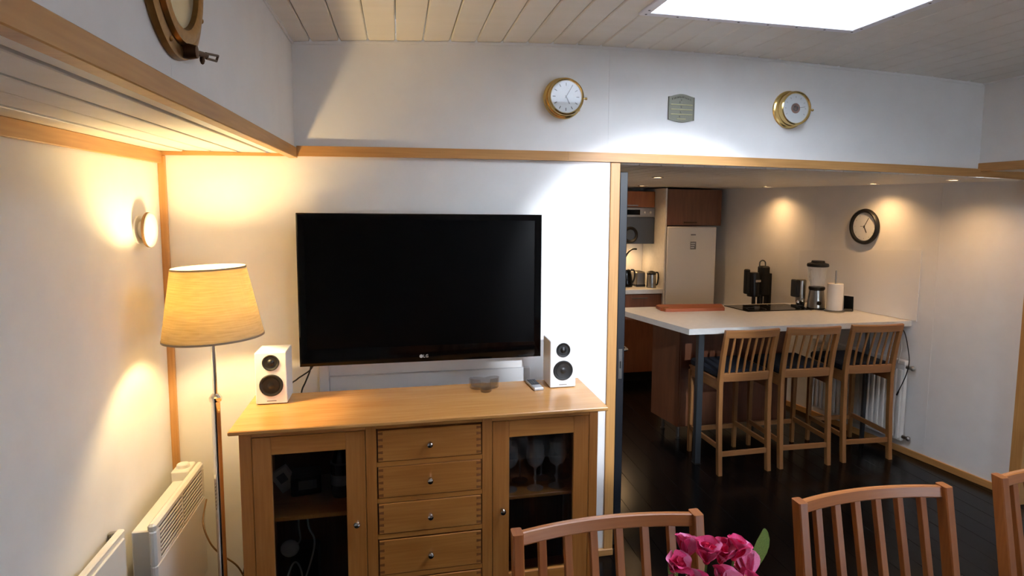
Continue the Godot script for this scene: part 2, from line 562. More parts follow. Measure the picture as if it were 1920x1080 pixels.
	for b in [[SX0 - w, SZ0 - w, SX1 + w, SZ0], [SX0 - w, SZ1, SX1 + w, SZ1 + w], [SX0 - w, SZ0, SX0, SZ1], [SX1, SZ0, SX1 + w, SZ1]]:
		boxp(s, "frame_bar", Vector3(b[0], yb, b[1]), Vector3(b[2], yb + 0.009, b[3]), M.frame_glow_white, 0.002)
	for b in [[SX0 - 0.02, SZ0 - 0.02, SX1 + 0.02, SZ0], [SX0 - 0.02, SZ1, SX1 + 0.02, SZ1 + 0.02], [SX0 - 0.02, SZ0, SX0, SZ1], [SX1, SZ0, SX1 + 0.02, SZ1]]:
		boxp(s, "reveal", Vector3(b[0], yb + 0.009, b[1]), Vector3(b[2], 2.72, b[3]), M.white_gloss, 0)  # shaft drawn up tall to hold daylight off the kitchen wall
	for i in 8:
		var px := lerpf(SX0 - 0.012, SX1 + 0.012, i / 7.0)
		var k := mb()
		k.lathe([Vector2(0, -0.0015), Vector2(0.0045, -0.001), Vector2(0.005, 0.0015), Vector2(0, 0.0015)], 10, Transform3D(Basis.IDENTITY, Vector3(px, yb, SZ0 - 0.018)))
		part(s, "screw", k, M.grey_metal)
	for i in 6:
		for px in [SX0 - 0.018, SX1 + 0.018]:
			var k := mb()
			k.lathe([Vector2(0, -0.0015), Vector2(0.0045, -0.001), Vector2(0.005, 0.0015), Vector2(0, 0.0015)], 10, Transform3D(Basis.IDENTITY, Vector3(px, yb, SZ0 + 0.03 + i * 0.17)))
			part(s, "screw", k, M.grey_metal)
	boxp(s, "pane", Vector3(SX0 - 0.01, 2.70, SZ0 - 0.01), Vector3(SX1 + 0.01, 2.708, SZ1 + 0.01), M.glass, 0)
	var kn := mb()
	kn.lathe([Vector2(0, 2.475), Vector2(0.016, 2.478), Vector2(0.02, 2.49), Vector2(0.012, 2.505), Vector2(0.008, 2.70), Vector2(0, 2.70)], 16, Transform3D(Basis.IDENTITY, Vector3(1.46, 0, 0.86)))
	part(s, "catch", kn, M.white_gloss)

func build_kitchen_shell():
	var s: Node3D
	s = structure("ceiling_kitchen", "low boarded kitchen ceiling with small downlights", "ceiling")
	boxp(s, "backing", Vector3(0.7, 1.907, ZK - 0.08), Vector3(3.6, 1.96, -0.06), M.board_grey, 0)
	var x := 0.826
	while x < 3.45:
		board(s, "plank", x + 0.001, x + 0.111, 1.876 + 0.6 * camber(x), 1.876 + 0.6 * camber(x + 0.112), 0.0155, ZK, -0.062, M.board_white, 0.003)
		x += 0.112
	s = structure("wall_kitchen_left", "white kitchen wall behind the open dark door", "wall")
	boxp(s, "panel", Vector3(0.74, 0, ZK), Vector3(0.826, 1.90, -0.085), M.wall, 0)
	s = structure("wall_kitchen_back", "white far wall of the kitchen behind the toaster", "wall")
	boxp(s, "panel", Vector3(0.74, 0, ZK - 0.08), Vector3(3.6, 1.92, ZK), M.wall, 0)
	s = structure("wall_kitchen_right", "white panelled kitchen wall with the round clock", "wall")
	ORG = Vector3.ZERO
	s.transform = WF
	for seg in [[-3.1, -1.2395], [-1.2375, -0.158], [-0.150, 0.475]]:
		boxp(s, "panel", Vector3(seg[0], 0, -0.05), Vector3(seg[1], 1.90, 0), M.wall, 0)
	boxp(s, "seam_strip", Vector3(-0.1575, 0.04, -0.05), Vector3(-0.1505, 1.87, 0.0015), M.wall, 0)
	boxp(s, "backing", Vector3(-3.1, 0, -0.08), Vector3(0.475, 1.92, -0.05), M.board_grey, 0)
	s = structure("baseboard_right", "wooden skirting along the foot of the kitchen side wall", "baseboard")
	s.transform = WF
	boxp(s, "strip", Vector3(-3.0, 0, 0), Vector3(0.44, 0.045, 0.014), M.trim, 0.002)
	# open dark door seen on its edge
	s = structure("door_1", "dark navy door standing open beside the pale jamb", "door")
	ORG = Vector3.ZERO
	boxp(s, "slab", Vector3(0.842, 0.008, -0.86), Vector3(0.882, 1.858, -0.06), M.navy, 0.003)
	boxp(s, "lock_plate", Vector3(0.852, 0.857, -0.0605), Vector3(0.871, 1.005, -0.0575), M.steel, 0.001)
	boxp(s, "keyhole", Vector3(0.858, 0.91, -0.0580), Vector3(0.865, 0.945, -0.0568), M.black, 0)
	for sx in [1, -1]:
		if sx < 0: continue
		var k := mb()
		k.tube([Vector3(0.882, 0.985, -0.12), Vector3(0.90, 0.985, -0.12), Vector3(0.918, 0.985, -0.125), Vector3(0.922, 0.985, -0.15), Vector3(0.922, 0.985, -0.23)], 0.008, 10)
		var h := part(s, "handle", k, M.chrome)
		var k2 := mb()
		k2.lathe([Vector2(0, 0), Vector2(0.022, 0), Vector2(0.022, 0.006), Vector2(0, 0.006)], 20, along_x(Vector3(0.882, 0.985, -0.12)))
		part(h, "rosette", k2, M.chrome)
		var k3 := mb()
		k3.lathe([Vector2(0, 0), Vector2(0.02, 0), Vector2(0.018, 0.012), Vector2(0, 0.012)], 20, along_x(Vector3(0.882, 0.885, -0.12)))
		part(s, "lock_rosette", k3, M.chrome)

# ---------------------------------------------------------------- living room
func text_part(parent: Node, called: String, words: String, size: float, at: Vector3, m: Material, b := Basis.IDENTITY, bold := false) -> MeshInstance3D:
	var t := TextMesh.new()
	var f := SystemFont.new()
	f.font_names = PackedStringArray(["Droid Sans"])
	if bold: f.font_weight = 700
	t.font = f
	t.text = words
	t.font_size = 32
	t.pixel_size = size / 32.0
	t.depth = 0.0006
	var r := MeshInstance3D.new()
	r.name = numbered(parent, called)
	r.mesh = t
	r.material_override = m
	parent.add_child(r)
	r.transform = Transform3D(b, at - ORG)
	return r

func build_tv():
	var x0 := -0.580; var x1 := 0.430; var y0 := 1.025; var y1 := 1.655
	var t := thing("television", "large black flat television mounted on the white wall", "television", Vector3(-0.075, 1.025, 0.06))
	var k := mb()
	k.span(Vector3(x0 + 0.004, y0 + 0.004, 0.062), Vector3(x1 - 0.004, y1 - 0.004, 0.088), 0.006)
	k.span(Vector3(x0 + 0.12, y0 + 0.10, 0.030), Vector3(x1 - 0.12, y1 - 0.12, 0.064), 0.012)
	part(t, "housing", k, M.black)
	# bezel: four mitred bars
	var L := 0.030; var B := 0.070; var T := 0.026
	k = mb()
	for f in [[[x0, y0], [x1, y0], [x1 - L, y0 + B], [x0 + L, y0 + B]], [[x0, y1], [x1, y1], [x1 - L, y1 - T], [x0 + L, y1 - T]], [[x0, y0], [x0, y1], [x0 + L, y1 - T], [x0 + L, y0 + B]], [[x1, y0], [x1, y1], [x1 - L, y1 - T], [x1 - L, y0 + B]]]:
		var outer := [Vector3(f[0][0], f[0][1], 0.078), Vector3(f[1][0], f[1][1], 0.078)]
		var ov := [Vector3(f[0][0], f[0][1], 0.094), Vector3(f[1][0], f[1][1], 0.094)]
		var mid := []
		for j in 2: mid.append(Vector3(lerpf(f[j][0], f[3 - j][0], 0.18), lerpf(f[j][1], f[3 - j][1], 0.18), 0.0975))
		var inn := [Vector3(f[3][0], f[3][1], 0.0958), Vector3(f[2][0], f[2][1], 0.0958)]
		var ib := [Vector3(f[3][0], f[3][1], 0.080), Vector3(f[2][0], f[2][1], 0.080)]
		var rings := []
		for j in 2: rings.append(PackedVector3Array([outer[j], ov[j], mid[j], inn[j], ib[j]]))
		k.loft(rings, 30.0, true)
	part(t, "bezel", k, M.black_gloss)
	boxp(t, "screen", Vector3(x0 + L - 0.002, y0 + B - 0.002, 0.082), Vector3(x1 - L + 0.002, y1 - T + 0.002, 0.0925), M.screen, 0)
	k = mb()
	k.lathe([Vector2(0, 0.0), Vector2(0.0075, 0), Vector2(0.0075, 0.001), Vector2(0, 0.001)], 20, along_z(Vector3(-0.0925, 1.0495, 0.0988)))
	part(t, "emblem", k, M.silver_print)
	text_part(t, "lettering", "LG", 0.019, Vector3(-0.0735, 1.0495, 0.0995), M.silver_print, Basis.IDENTITY, true)
	k = mb()
	k.span(Vector3(-0.25, 1.2, 0.002), Vector3(0.10, 1.5, 0.012), 0.002)
	k.span(Vector3(-0.22, 1.25, 0.01), Vector3(-0.18, 1.45, 0.034), 0.002)
	k.span(Vector3(0.03, 1.25, 0.01), Vector3(0.07, 1.45, 0.034), 0.002)
	part(t, "wall_bracket", k, M.black)
	for c in [[[-0.525, 1.035, 0.055], [-0.545, 1.003, 0.062], [-0.57, 0.985, 0.066], [-0.598, 0.965, 0.062], [-0.625, 0.93, 0.052], [-0.62, 0.80, 0.045]], [[-0.54, 1.035, 0.05], [-0.548, 0.995, 0.052], [-0.566, 0.95, 0.054], [-0.583, 0.905, 0.056], [-0.59, 0.80, 0.05]]]:
		k = mb()
		var pts := []
		for p in c: pts.append(Vector3(p[0], p[1], p[2]))
		k.tube(smooth(pts, 5), 0.0032, 8)
		part(t, "cable", k, M.rubber)
	var d := thing("cable_duct", "white cable duct on the wall under the television", "cable duct", Vector3(-0.1, 0.80, 0.01))
	boxp(d, "upright", Vector3(-0.516, 0.80, 0), Vector3(-0.475, 1.10, 0.020), M.white_matt, 0.003)
	boxp(d, "level", Vector3(-0.475, 0.80, 0), Vector3(0.40, 0.957, 0.016), M.white_matt, 0.003)

func smooth(pts: Array, per := 4) -> Array:
	var out := []
	for i in pts.size() - 1:
		var p0: Vector3 = pts[maxi(i - 1, 0)]
		var p1: Vector3 = pts[i]
		var p2: Vector3 = pts[i + 1]
		var p3: Vector3 = pts[mini(i + 2, pts.size() - 1)]
		for j in per: out.append(p1.cubic_interpolate(p2, p0, p3, float(j) / per))
	out.append(pts[-1])
	return out

func knob(parent: Node, at: Vector3):
	var k := mb()
	k.lathe([Vector2(0, 0), Vector2(0.007, 0), Vector2(0.0055, 0.004), Vector2(0.0055, 0.012), Vector2(0.0105, 0.017), Vector2(0.0118, 0.022), Vector2(0.0095, 0.027), Vector2(0.004, 0.029), Vector2(0, 0.0293)], 18, along_z(at))
	part(parent, "knob", k, M.chrome, "small chrome knob")

func build_sideboard():
	var t := thing("sideboard", "oak sideboard with five drawers between two glazed doors", "sideboard", Vector3(-0.077, 0, 0.33))
	var zf := 0.530; var zb := 0.125
	boxp(t, "top", Vector3(-0.750, 0.9085, 0.116), Vector3(0.600, 0.9235, 0.5545), M.oak_top_sheen, 0.003)
	boxp(t, "side_panel", Vector3(-0.719, 0.03, zb), Vector3(-0.701, 0.9085, zf - 0.03), M.oak_v)
	boxp(t, "side_panel", Vector3(0.546, 0.03, zb), Vector3(0.564, 0.9085, zf - 0.03), M.oak_v)
	for xs in [[-0.721, -0.681], [0.530, 0.566]]:
		boxp(t, "corner_post", Vector3(xs[0], 0, zf - 0.04), Vector3(xs[1], 0.9085, zf), M.oak_v)
		boxp(t, "corner_post", Vector3(xs[0], 0, zb), Vector3(xs[1], 0.9085, zb + 0.04), M.oak_v)
	for xs in [[-0.305, -0.267], [0.113, 0.152]]:
		boxp(t, "stile", Vector3(xs[0], 0.06, zf - 0.03), Vector3(xs[1], 0.9085, zf), M.oak_v)
		boxp(t, "partition", Vector3(xs[0] + 0.008, 0.06, zb + 0.006), Vector3(xs[1] - 0.008, 0.9085, zf - 0.03), M.walnut, 0)  # dark brown carries the shade of the cabinet interior
	boxp(t, "back_panel", Vector3(-0.70, 0.05, zb), Vector3(0.546, 0.9085, zb + 0.006), M.walnut, 0)  # interior shade is put into this dark brown
	boxp(t, "plinth_rail", Vector3(-0.681, 0.05, zf - 0.03), Vector3(0.530, 0.085, zf - 0.002), M.oak)
	boxp(t, "bottom", Vector3(-0.70, 0.085, zb), Vector3(0.546, 0.098, zf - 0.026), M.oak, 0)
	boxp(t, "top_rail", Vector3(-0.681, 0.8905, zf - 0.03), Vector3(0.530, 0.9085, zf - 0.001), M.oak, 0)
	boxp(t, "shelf", Vector3(-0.70, 0.560, zb + 0.006), Vector3(-0.298, 0.576, zf - 0.040), M.oak, 0.002)
	boxp(t, "shelf", Vector3(0.145, 0.558, zb + 0.006), Vector3(0.546, 0.573, zf - 0.040), M.oak, 0.002)
	# drawers
	var rows := [[0.767, 0.885], [0.630, 0.748], [0.493, 0.610], [0.336, 0.470], [0.186, 0.314]]
	for i in 5:
		var y0: float = rows[i][0]; var y1: float = rows[i][1]
		var dr := boxp(t, "drawer", Vector3(-0.2625, y0 + 0.0015, zf - 0.028), Vector3(0.1095, y1 - 0.0015, zf + 0.001), M.oak, 0.0015)
		var k := mb()
		for e in [[-0.2620, 1.0], [0.1090, -1.0]]:
			for j in 5:
				var yc := lerpf(y0 + 0.012, y1 - 0.012, j / 4.0)
				var xa: float = e[0]; var xb: float = e[0] + e[1] * 0.017
				k.prism(PackedVector2Array([Vector2(xa, yc - 0.0035), Vector2(xb, yc - 0.0055), Vector2(xb, yc + 0.0055), Vector2(xa, yc + 0.0035)]), 2, zf - 0.01, zf + 0.0013)
		part(dr, "dovetail_joint", k, M.oak_end, "dark dovetail end grain").set_meta("kind", "stuff")
		knob(dr, Vector3(-0.0785, (y0 + y1) * 0.5, zf + 0.001))
		boxp(t, "drawer_rail", Vector3(-0.267, y0 - 0.0190, zf - 0.03), Vector3(0.113, y0 - 0.0005, zf - 0.001), M.oak, 0.001)
	boxp(t, "drawer_rail", Vector3(-0.267, 0.085, zf - 0.03), Vector3(0.113, 0.166, zf - 0.001), M.oak, 0.001)
	# doors
	for d in [[-0.6795, -0.3065, -0.619, -0.373, -0.338, 0.550], [0.1535, 0.5285, 0.216, 0.468, 0.190, 0.542]]:
		var y0 := 0.087; var y1 := 0.8885
		var dd := Node3D.new()
		dd.name = numbered(t, "door")
		t.add_child(dd)
		boxp(dd, "stile", Vector3(d[0], y0, zf - 0.022), Vector3(d[2], y1, zf + 0.001), M.oak_v, 0.0015)
		boxp(dd, "stile", Vector3(d[3], y0, zf - 0.022), Vector3(d[1], y1, zf + 0.001), M.oak_v, 0.0015)
		boxp(dd, "rail", Vector3(d[2], 0.824, zf - 0.022), Vector3(d[3], y1, zf + 0.0005), M.oak, 0.001)
		boxp(dd, "rail", Vector3(d[2], y0, zf - 0.022), Vector3(d[3], 0.281, zf + 0.0005), M.oak, 0.001)
		boxp(dd, "pane", Vector3(d[2] - 0.004, 0.277, zf - 0.014), Vector3(d[3] + 0.004, 0.828, zf - 0.011), M.smoked, 0)
		knob(dd, Vector3(d[4], d[5], zf + 0.001))

func build_sideboard_contents():
	var t := thing("card_packet", "small white card packet leaning inside the glazed cabinet door", "packet", Vector3(-0.624, 0.576, 0.27))
	var k := mb()
	k.box(Vector3(-0.624, 0.629, 0.27), Vector3(0.066, 0.088, 0.028), 0.002, Basis(Vector3.BACK, 0.55))
	part(t, "carton", k, M.paper)
	k = mb()
	k.box(Vector3(-0.628, 0.636, 0.2843), Vector3(0.032, 0.034, 0.002), 0, Basis(Vector3.BACK, 0.55))
	part(t, "printed_label", k, M.print_grey)
	t = thing("network_box", "flat black box with a pale label on the left cabinet shelf", "box", Vector3(-0.55, 0.576, 0.27))
	k = mb()
	k.box(Vector3(-0.545, 0.613, 0.27), Vector3(0.11, 0.07, 0.12), 0.006, Basis(Vector3.UP, 0.15))
	part(t, "casing", k, M.black)
	k = mb()
	k.box(Vector3(-0.530, 0.622, 0.333), Vector3(0.066, 0.034, 0.002), 0, Basis(Vector3.UP, 0.15))
	part(t, "printed_label", k, M.print_grey)
	t = thing("cocktail_shaker", "dark banded bottle at the right end of the left cabinet shelf", "bottle", Vector3(-0.405, 0.576, 0.34))
	k = mb()
	k.lathe([Vector2(0, 0.576), Vector2(0.036, 0.576), Vector2(0.040, 0.60), Vector2(0.040, 0.70), Vector2(0.026, 0.745), Vector2(0.018, 0.78), Vector2(0.018, 0.815), Vector2(0, 0.818)], 24, Transform3D(Basis.IDENTITY, Vector3(-0.405, 0, 0.34)))
	part(t, "glass_body", k, M.black_gloss)
	for yy in [[0.625, 0.665], [0.705, 0.712]]:
		k = mb()
		k.lathe([Vector2(0.0395, yy[0]), Vector2(0.0408, yy[0]), Vector2(0.0408 if yy[1] < 0.7 else 0.0395, yy[1]), Vector2(0.037, yy[1])], 24, Transform3D(Basis.IDENTITY, Vector3(-0.405, 0, 0.34)), true)
		part(t, "band", k, M.print_grey)
	t = thing("power_adaptor", "round white power adaptor with loose cables inside the cabinet", "adaptor", Vector3(-0.598, 0.098, 0.36))
	k = mb()
	k.ball(Vector3(-0.598, 0.384, 0.35), Vector3(0.034, 0.033, 0.022), 20)
	part(t, "plug_body", k, M.white_matt)
	k = mb()
	k.span(Vector3(-0.60, 0.098, 0.24), Vector3(-0.50, 0.36, 0.335), 0.01)
	part(t, "power_block", k, M.black)
	var j := 0
	for c in [[[-0.568, 0.56, 0.30], [-0.566, 0.47, 0.34], [-0.562, 0.41, 0.345], [-0.59, 0.385, 0.35]], [[-0.54, 0.56, 0.30], [-0.531, 0.464, 0.34], [-0.51, 0.407, 0.345], [-0.522, 0.33, 0.345], [-0.56, 0.22, 0.36], [-0.60, 0.12, 0.38]], [[-0.64, 0.12, 0.40], [-0.61, 0.27, 0.37], [-0.58, 0.33, 0.355], [-0.555, 0.27, 0.36], [-0.56, 0.12, 0.38]]]:
		k = mb()
		var pts := []
		for p in c: pts.append(Vector3(p[0], p[1], p[2]))
		k.tube(smooth(pts, 6), 0.0035, 8)
		part(t, "cable", k, M.wire_white)
		j += 1
	# wine glasses on the right shelf
	var spots := [[0.336, 0.440, "clear wine glass at the front of the cabinet shelf, left of two"], [0.425, 0.436, "clear wine glass at the front of the cabinet shelf, right of two"], [0.290, 0.355, "clear wine glass in the cabinet second row, behind and left"], [0.380, 0.350, "clear wine glass in the cabinet second row, between the front two"], [0.470, 0.350, "clear wine glass in the cabinet second row, behind and right"], [0.232, 0.430, "clear wine glass half hidden by the left stile of its door"]]
	var first: Node3D = null
	for s in spots:
		var at := Vector3(s[0], 0.573, s[1])
		if first == null:
			first = thing("wine_glass", s[2], "wine glass", at, "wine glasses on the cabinet shelf")
			ORG = Vector3.ZERO
			k = mb()
			k.lathe([Vector2(0, 0), Vector2(0.033, 0), Vector2(0.033, 0.002), Vector2(0.012, 0.006), Vector2(0.0045, 0.014), Vector2(0.004, 0.07), Vector2(0.006, 0.085), Vector2(0.004, 0.088), Vector2(0, 0.088)], 24)
			part(first, "stem", k, M.clear)
			k = mb()
			k.lathe([Vector2(0, 0.0875), Vector2(0.012, 0.089), Vector2(0.030, 0.105), Vector2(0.038, 0.130), Vector2(0.036, 0.165), Vector2(0.031, 0.190), Vector2(0.0298, 0.190), Vector2(0.0348, 0.165), Vector2(0.0366, 0.130), Vector2(0.029, 0.107), Vector2(0.012, 0.0915), Vector2(0, 0.0905)], 24)
			part(first, "bowl", k, M.clear)
		else:
			copy_of(first, at, s[2])

func build_speakers():
	var labels := ["white bookshelf speaker beside the floor lamp on the sideboard", "white bookshelf speaker at the doorway end of the sideboard"]
	var at := [Vector3(-0.661, 0.9235, 0.192), Vector3(0.492, 0.9235, 0.192)]
	var t := thing("speaker", labels[0], "speaker", at[0], "speakers on the sideboard")
	ORG = Vector3.ZERO
	var k := mb()
	k.span(Vector3(-0.056, 0.003, -0.068), Vector3(0.056, 0.203, 0.068), 0.0025)
	part(t, "cabinet", k, M.white_gloss)
	k = mb()
	k.span(Vector3(-0.05, 0.0, -0.06), Vector3(0.05, 0.003, 0.06), 0)
	part(t, "foot_pad", k, M.black)
	for d in [["tweeter", 0.163, 0.031], ["woofer", 0.075, 0.043]]:
		var r: float = d[2]
		k = mb()
		k.lathe([Vector2(0, -0.004), Vector2(r, -0.004), Vector2(r, 0.001), Vector2(r * 0.93, 0.0042), Vector2(r * 0.80, 0.0030), Vector2(r * 0.72, 0.0008), Vector2(0, 0.0006)], 36, along_z(Vector3(0, d[1], 0.068)))
		var p := part(t, d[0], k, M.rubber, "black round driver")
		k = mb()
		if d[0] == "tweeter":
			k.lathe([Vector2(0, 0.0065), Vector2(0.006, 0.0055), Vector2(0.011, 0.0025), Vector2(0.013, 0.0005), Vector2(0, 0.0004)], 24, along_z(Vector3(0, d[1], 0.068)))
			part(p, "dome", k, M.cone)
		else:
			k.lathe([Vector2(0, 0.0050), Vector2(0.010, 0.0042), Vector2(0.015, 0.0014), Vector2(0.030, 0.0034), Vector2(0.0305, 0.0007), Vector2(0, 0.0005)], 28, along_z(Vector3(0, d[1], 0.068)))
			part(p, "cone", k, M.cone)
	k = mb()
	k.span(Vector3(-0.017, 0.0125, 0.0675), Vector3(0.017, 0.0160, 0.0684), 0)
	part(t, "badge", k, M.print_grey)
	copy_of(t, at[1], labels[1])

func build_small_things():
	# smoked glass dish
	var t := thing("glass_dish", "smoked glass three lobed dish on the sideboard", "dish", Vector3(0.165, 0.9235, 0.215))
	ORG = Vector3.ZERO
	var ring := func(y: float, s: float) -> PackedVector3Array:
		var r := PackedVector3Array()
		for j in 48:
			var a := TAU * j / 48
			var q := (0.043 + 0.021 * cos(3.0 * (a - PI / 2)) ) * s
			r.append(Vector3(cos(a) * q * 1.12, y, sin(a) * q))
		return r
	var k := mb()
	k.loft([ring.call(0.0, 0.90), ring.call(0.004, 0.96), ring.call(0.042, 1.0), ring.call(0.045, 0.985), ring.call(0.042, 0.93), ring.call(0.012, 0.88), ring.call(0.010, 0.80)], 40.0, true)
	part(t, "bowl", k, M.smoke_glass)
	# remote control
	t = thing("remote_control", "slim silver remote control lying by the white speaker", "remote control", Vector3(0.378, 0.9235, 0.213))
	t.rotation.y = 0.07
	ORG = Vector3.ZERO
	k = mb()
	k.span(Vector3(-0.021, 0, -0.072), Vector3(0.021, 0.013, 0.072), 0.003)
	part(t, "case", k, M.silver_print)
	k = mb()
	k.span(Vector3(-0.018, 0.0125, -0.062), Vector3(0.018, 0.0136, 0.020), 0)
	part(t, "key_field", k, M.ink)
	for r in 4:
		for c in 3:
			k = mb()
			k.span(Vector3(-0.0145 + c * 0.011, 0.013, -0.056 + r * 0.018), Vector3(-0.0075 + c * 0.011, 0.0148, -0.045 + r * 0.018), 0.0006)
			part(t, "button", k, M.grey_metal)

func build_floor_lamp():
	var at := Vector3(-0.834, 0, 0.35)
	var t := thing("floor_lamp", "tall chrome floor lamp with a glowing linen shade", "floor lamp", at)
	ORG = Vector3.ZERO
	var k := mb()
	k.lathe([Vector2(0, 0), Vector2(0.105, 0), Vector2(0.108, 0.006), Vector2(0.106, 0.016), Vector2(0.09, 0.021), Vector2(0.02, 0.026), Vector2(0, 0.026)], 40)
	part(t, "base", k, M.chrome)
	k = mb()
	k.lathe([Vector2(0, 0.024), Vector2(0.0155, 0.024), Vector2(0.0155, 0.985), Vector2(0, 0.985)], 24)
	k.lathe([Vector2(0, 0.98), Vector2(0.0078, 0.98), Vector2(0.0078, 1.292), Vector2(0, 1.292)], 20)
	part(t, "pole", k, M.chrome)
	k = mb()
	k.lathe([Vector2(0, 0.975), Vector2(0.0195, 0.975), Vector2(0.021, 0.980), Vector2(0.021, 0.990), Vector2(0.017, 0.995), Vector2(0.012, 1.003), Vector2(0, 1.003)], 24)
	part(t, "collar", k, M.chrome)
	# shade, a little askew
	var tilt := Basis(Vector3.BACK, 0.035)
	var xf := Transform3D(tilt, Vector3(0, 1.335, 0) - tilt * Vector3(0, 1.335, 0))
	k = mb()
	k.lathe([Vector2(0.1655, 1.213), Vector2(0.1210, 1.462), Vector2(0.1195, 1.462), Vector2(0.1640, 1.213)], 64, xf, true)
	var sh := part(t, "lamp_shade", k, M.shade, "beige linen lamp shade")
	k = mb()
	k.lathe([Vector2(0.1668, 1.210), Vector2(0.1660, 1.217), Vector2(0.1632, 1.217), Vector2(0.1638, 1.210)], 64, xf, true)
	k.lathe([Vector2(0.1222, 1.459), Vector2(0.1216, 1.465), Vector2(0.1188, 1.465), Vector2(0.1194, 1.459)], 64, xf, true)
	part(sh, "edge_tape", k, M.shade_trim)
	k = mb()
	for j in 3:
		var a := TAU * j / 3.0 + 0.4
		k.tube([Vector3(cos(a) * 0.018, 1.300, sin(a) * 0.018), xf * Vector3(cos(a) * 0.158, 1.245, sin(a) * 0.158)], 0.0015, 6)
	part(sh, "spider", k, M.steel)
	k = mb()
	k.lathe([Vector2(0, 1.285), Vector2(0.014, 1.285), Vector2(0.014, 1.312), Vector2(0.0, 1.314)], 20)
	part(t, "socket", k, M.white_matt)
	k = mb()
	k.lathe([Vector2(0, 1.313), Vector2(0.012, 1.314), Vector2(0.020, 1.325), Vector2(0.034, 1.345), Vector2(0.040, 1.366), Vector2(0.034, 1.390), Vector2(0.019, 1.404), Vector2(0, 1.408)], 24)
	part(t, "bulb", k, M.bulb, "warm glowing bulb")
	var l := OmniLight3D.new()
	l.name = "bulb_light"
	l.position = Vector3(0, 1.364, 0)
	l.light_color = Color(1.0, 0.87, 0.62)
	l.light_energy = LAMP
	l.light_size = 0.038
	l.omni_range = 12.0
	l.omni_attenuation = 2.0
	l.shadow_enabled = true
	t.add_child(l)
	k = mb()
	k.tube(smooth([Vector3(-0.10, 0.52, -0.20), Vector3(-0.085, 0.48, -0.09), Vector3(-0.055, 0.42, -0.05), Vector3(-0.02, 0.37, -0.045), Vector3(0.03, 0.32, -0.05), Vector3(0.052, 0.272, -0.06), Vector3(0.07, 0.2, -0.07), Vector3(0.06, 0.02, -0.05)], 6), 0.0032, 8)
	var cd := part(t, "cord", k, M.cord)
	k = mb()
	k.lathe([Vector2(0, 0.262), Vector2(0.009, 0.264), Vector2(0.010, 0.272), Vector2(0.0, 0.274)], 14, Transform3D(Basis.IDENTITY, Vector3(0.064, 0, -0.064)))
	part(cd, "switch_button", k, M.brass)
	k = mb()
	k.lathe([Vector2(0, 0.272), Vector2(0.011, 0.274), Vector2(0.004, 0.310), Vector2(0, 0.312)], 14, Transform3D(Basis.IDENTITY, Vector3(0.064, 0, -0.064)))
	part(cd, "switch_cap", k, M.black)
	# round vent cover on the left wall
	t = thing("wall_vent", "round white vent cover on the left wall above the lamp", "vent", Vector3(-1.09, 1.592, 0.247))
	ORG = Vector3.ZERO
	k = mb()
	k.lathe([Vector2(0, 0), Vector2(0.050, 0), Vector2(0.050, 0.006), Vector2(0.03, 0.008), Vector2(0.028, 0.030), Vector2(0, 0.030)], 36, along_x(Vector3.ZERO))
	part(t, "neck", k, M.white_matt)
	k = mb()
	k.lathe([Vector2(0, 0.028), Vector2(0.060, 0.028), Vector2(0.0635, 0.031), Vector2(0.0635, 0.037), Vector2(0.060, 0.040), Vector2(0, 0.040)], 48, along_x(Vector3.ZERO))
	part(t, "rim", k, M.cord, "brown edge of the vent disc")
	k = mb()
	k.lathe([Vector2(0, 0.039), Vector2(0.0625, 0.039), Vector2(0.0620, 0.042), Vector2(0.055, 0.0455), Vector2(0.02, 0.048), Vector2(0, 0.048)], 48, along_x(Vector3.ZERO))
	part(t, "disc", k, M.white_gloss)

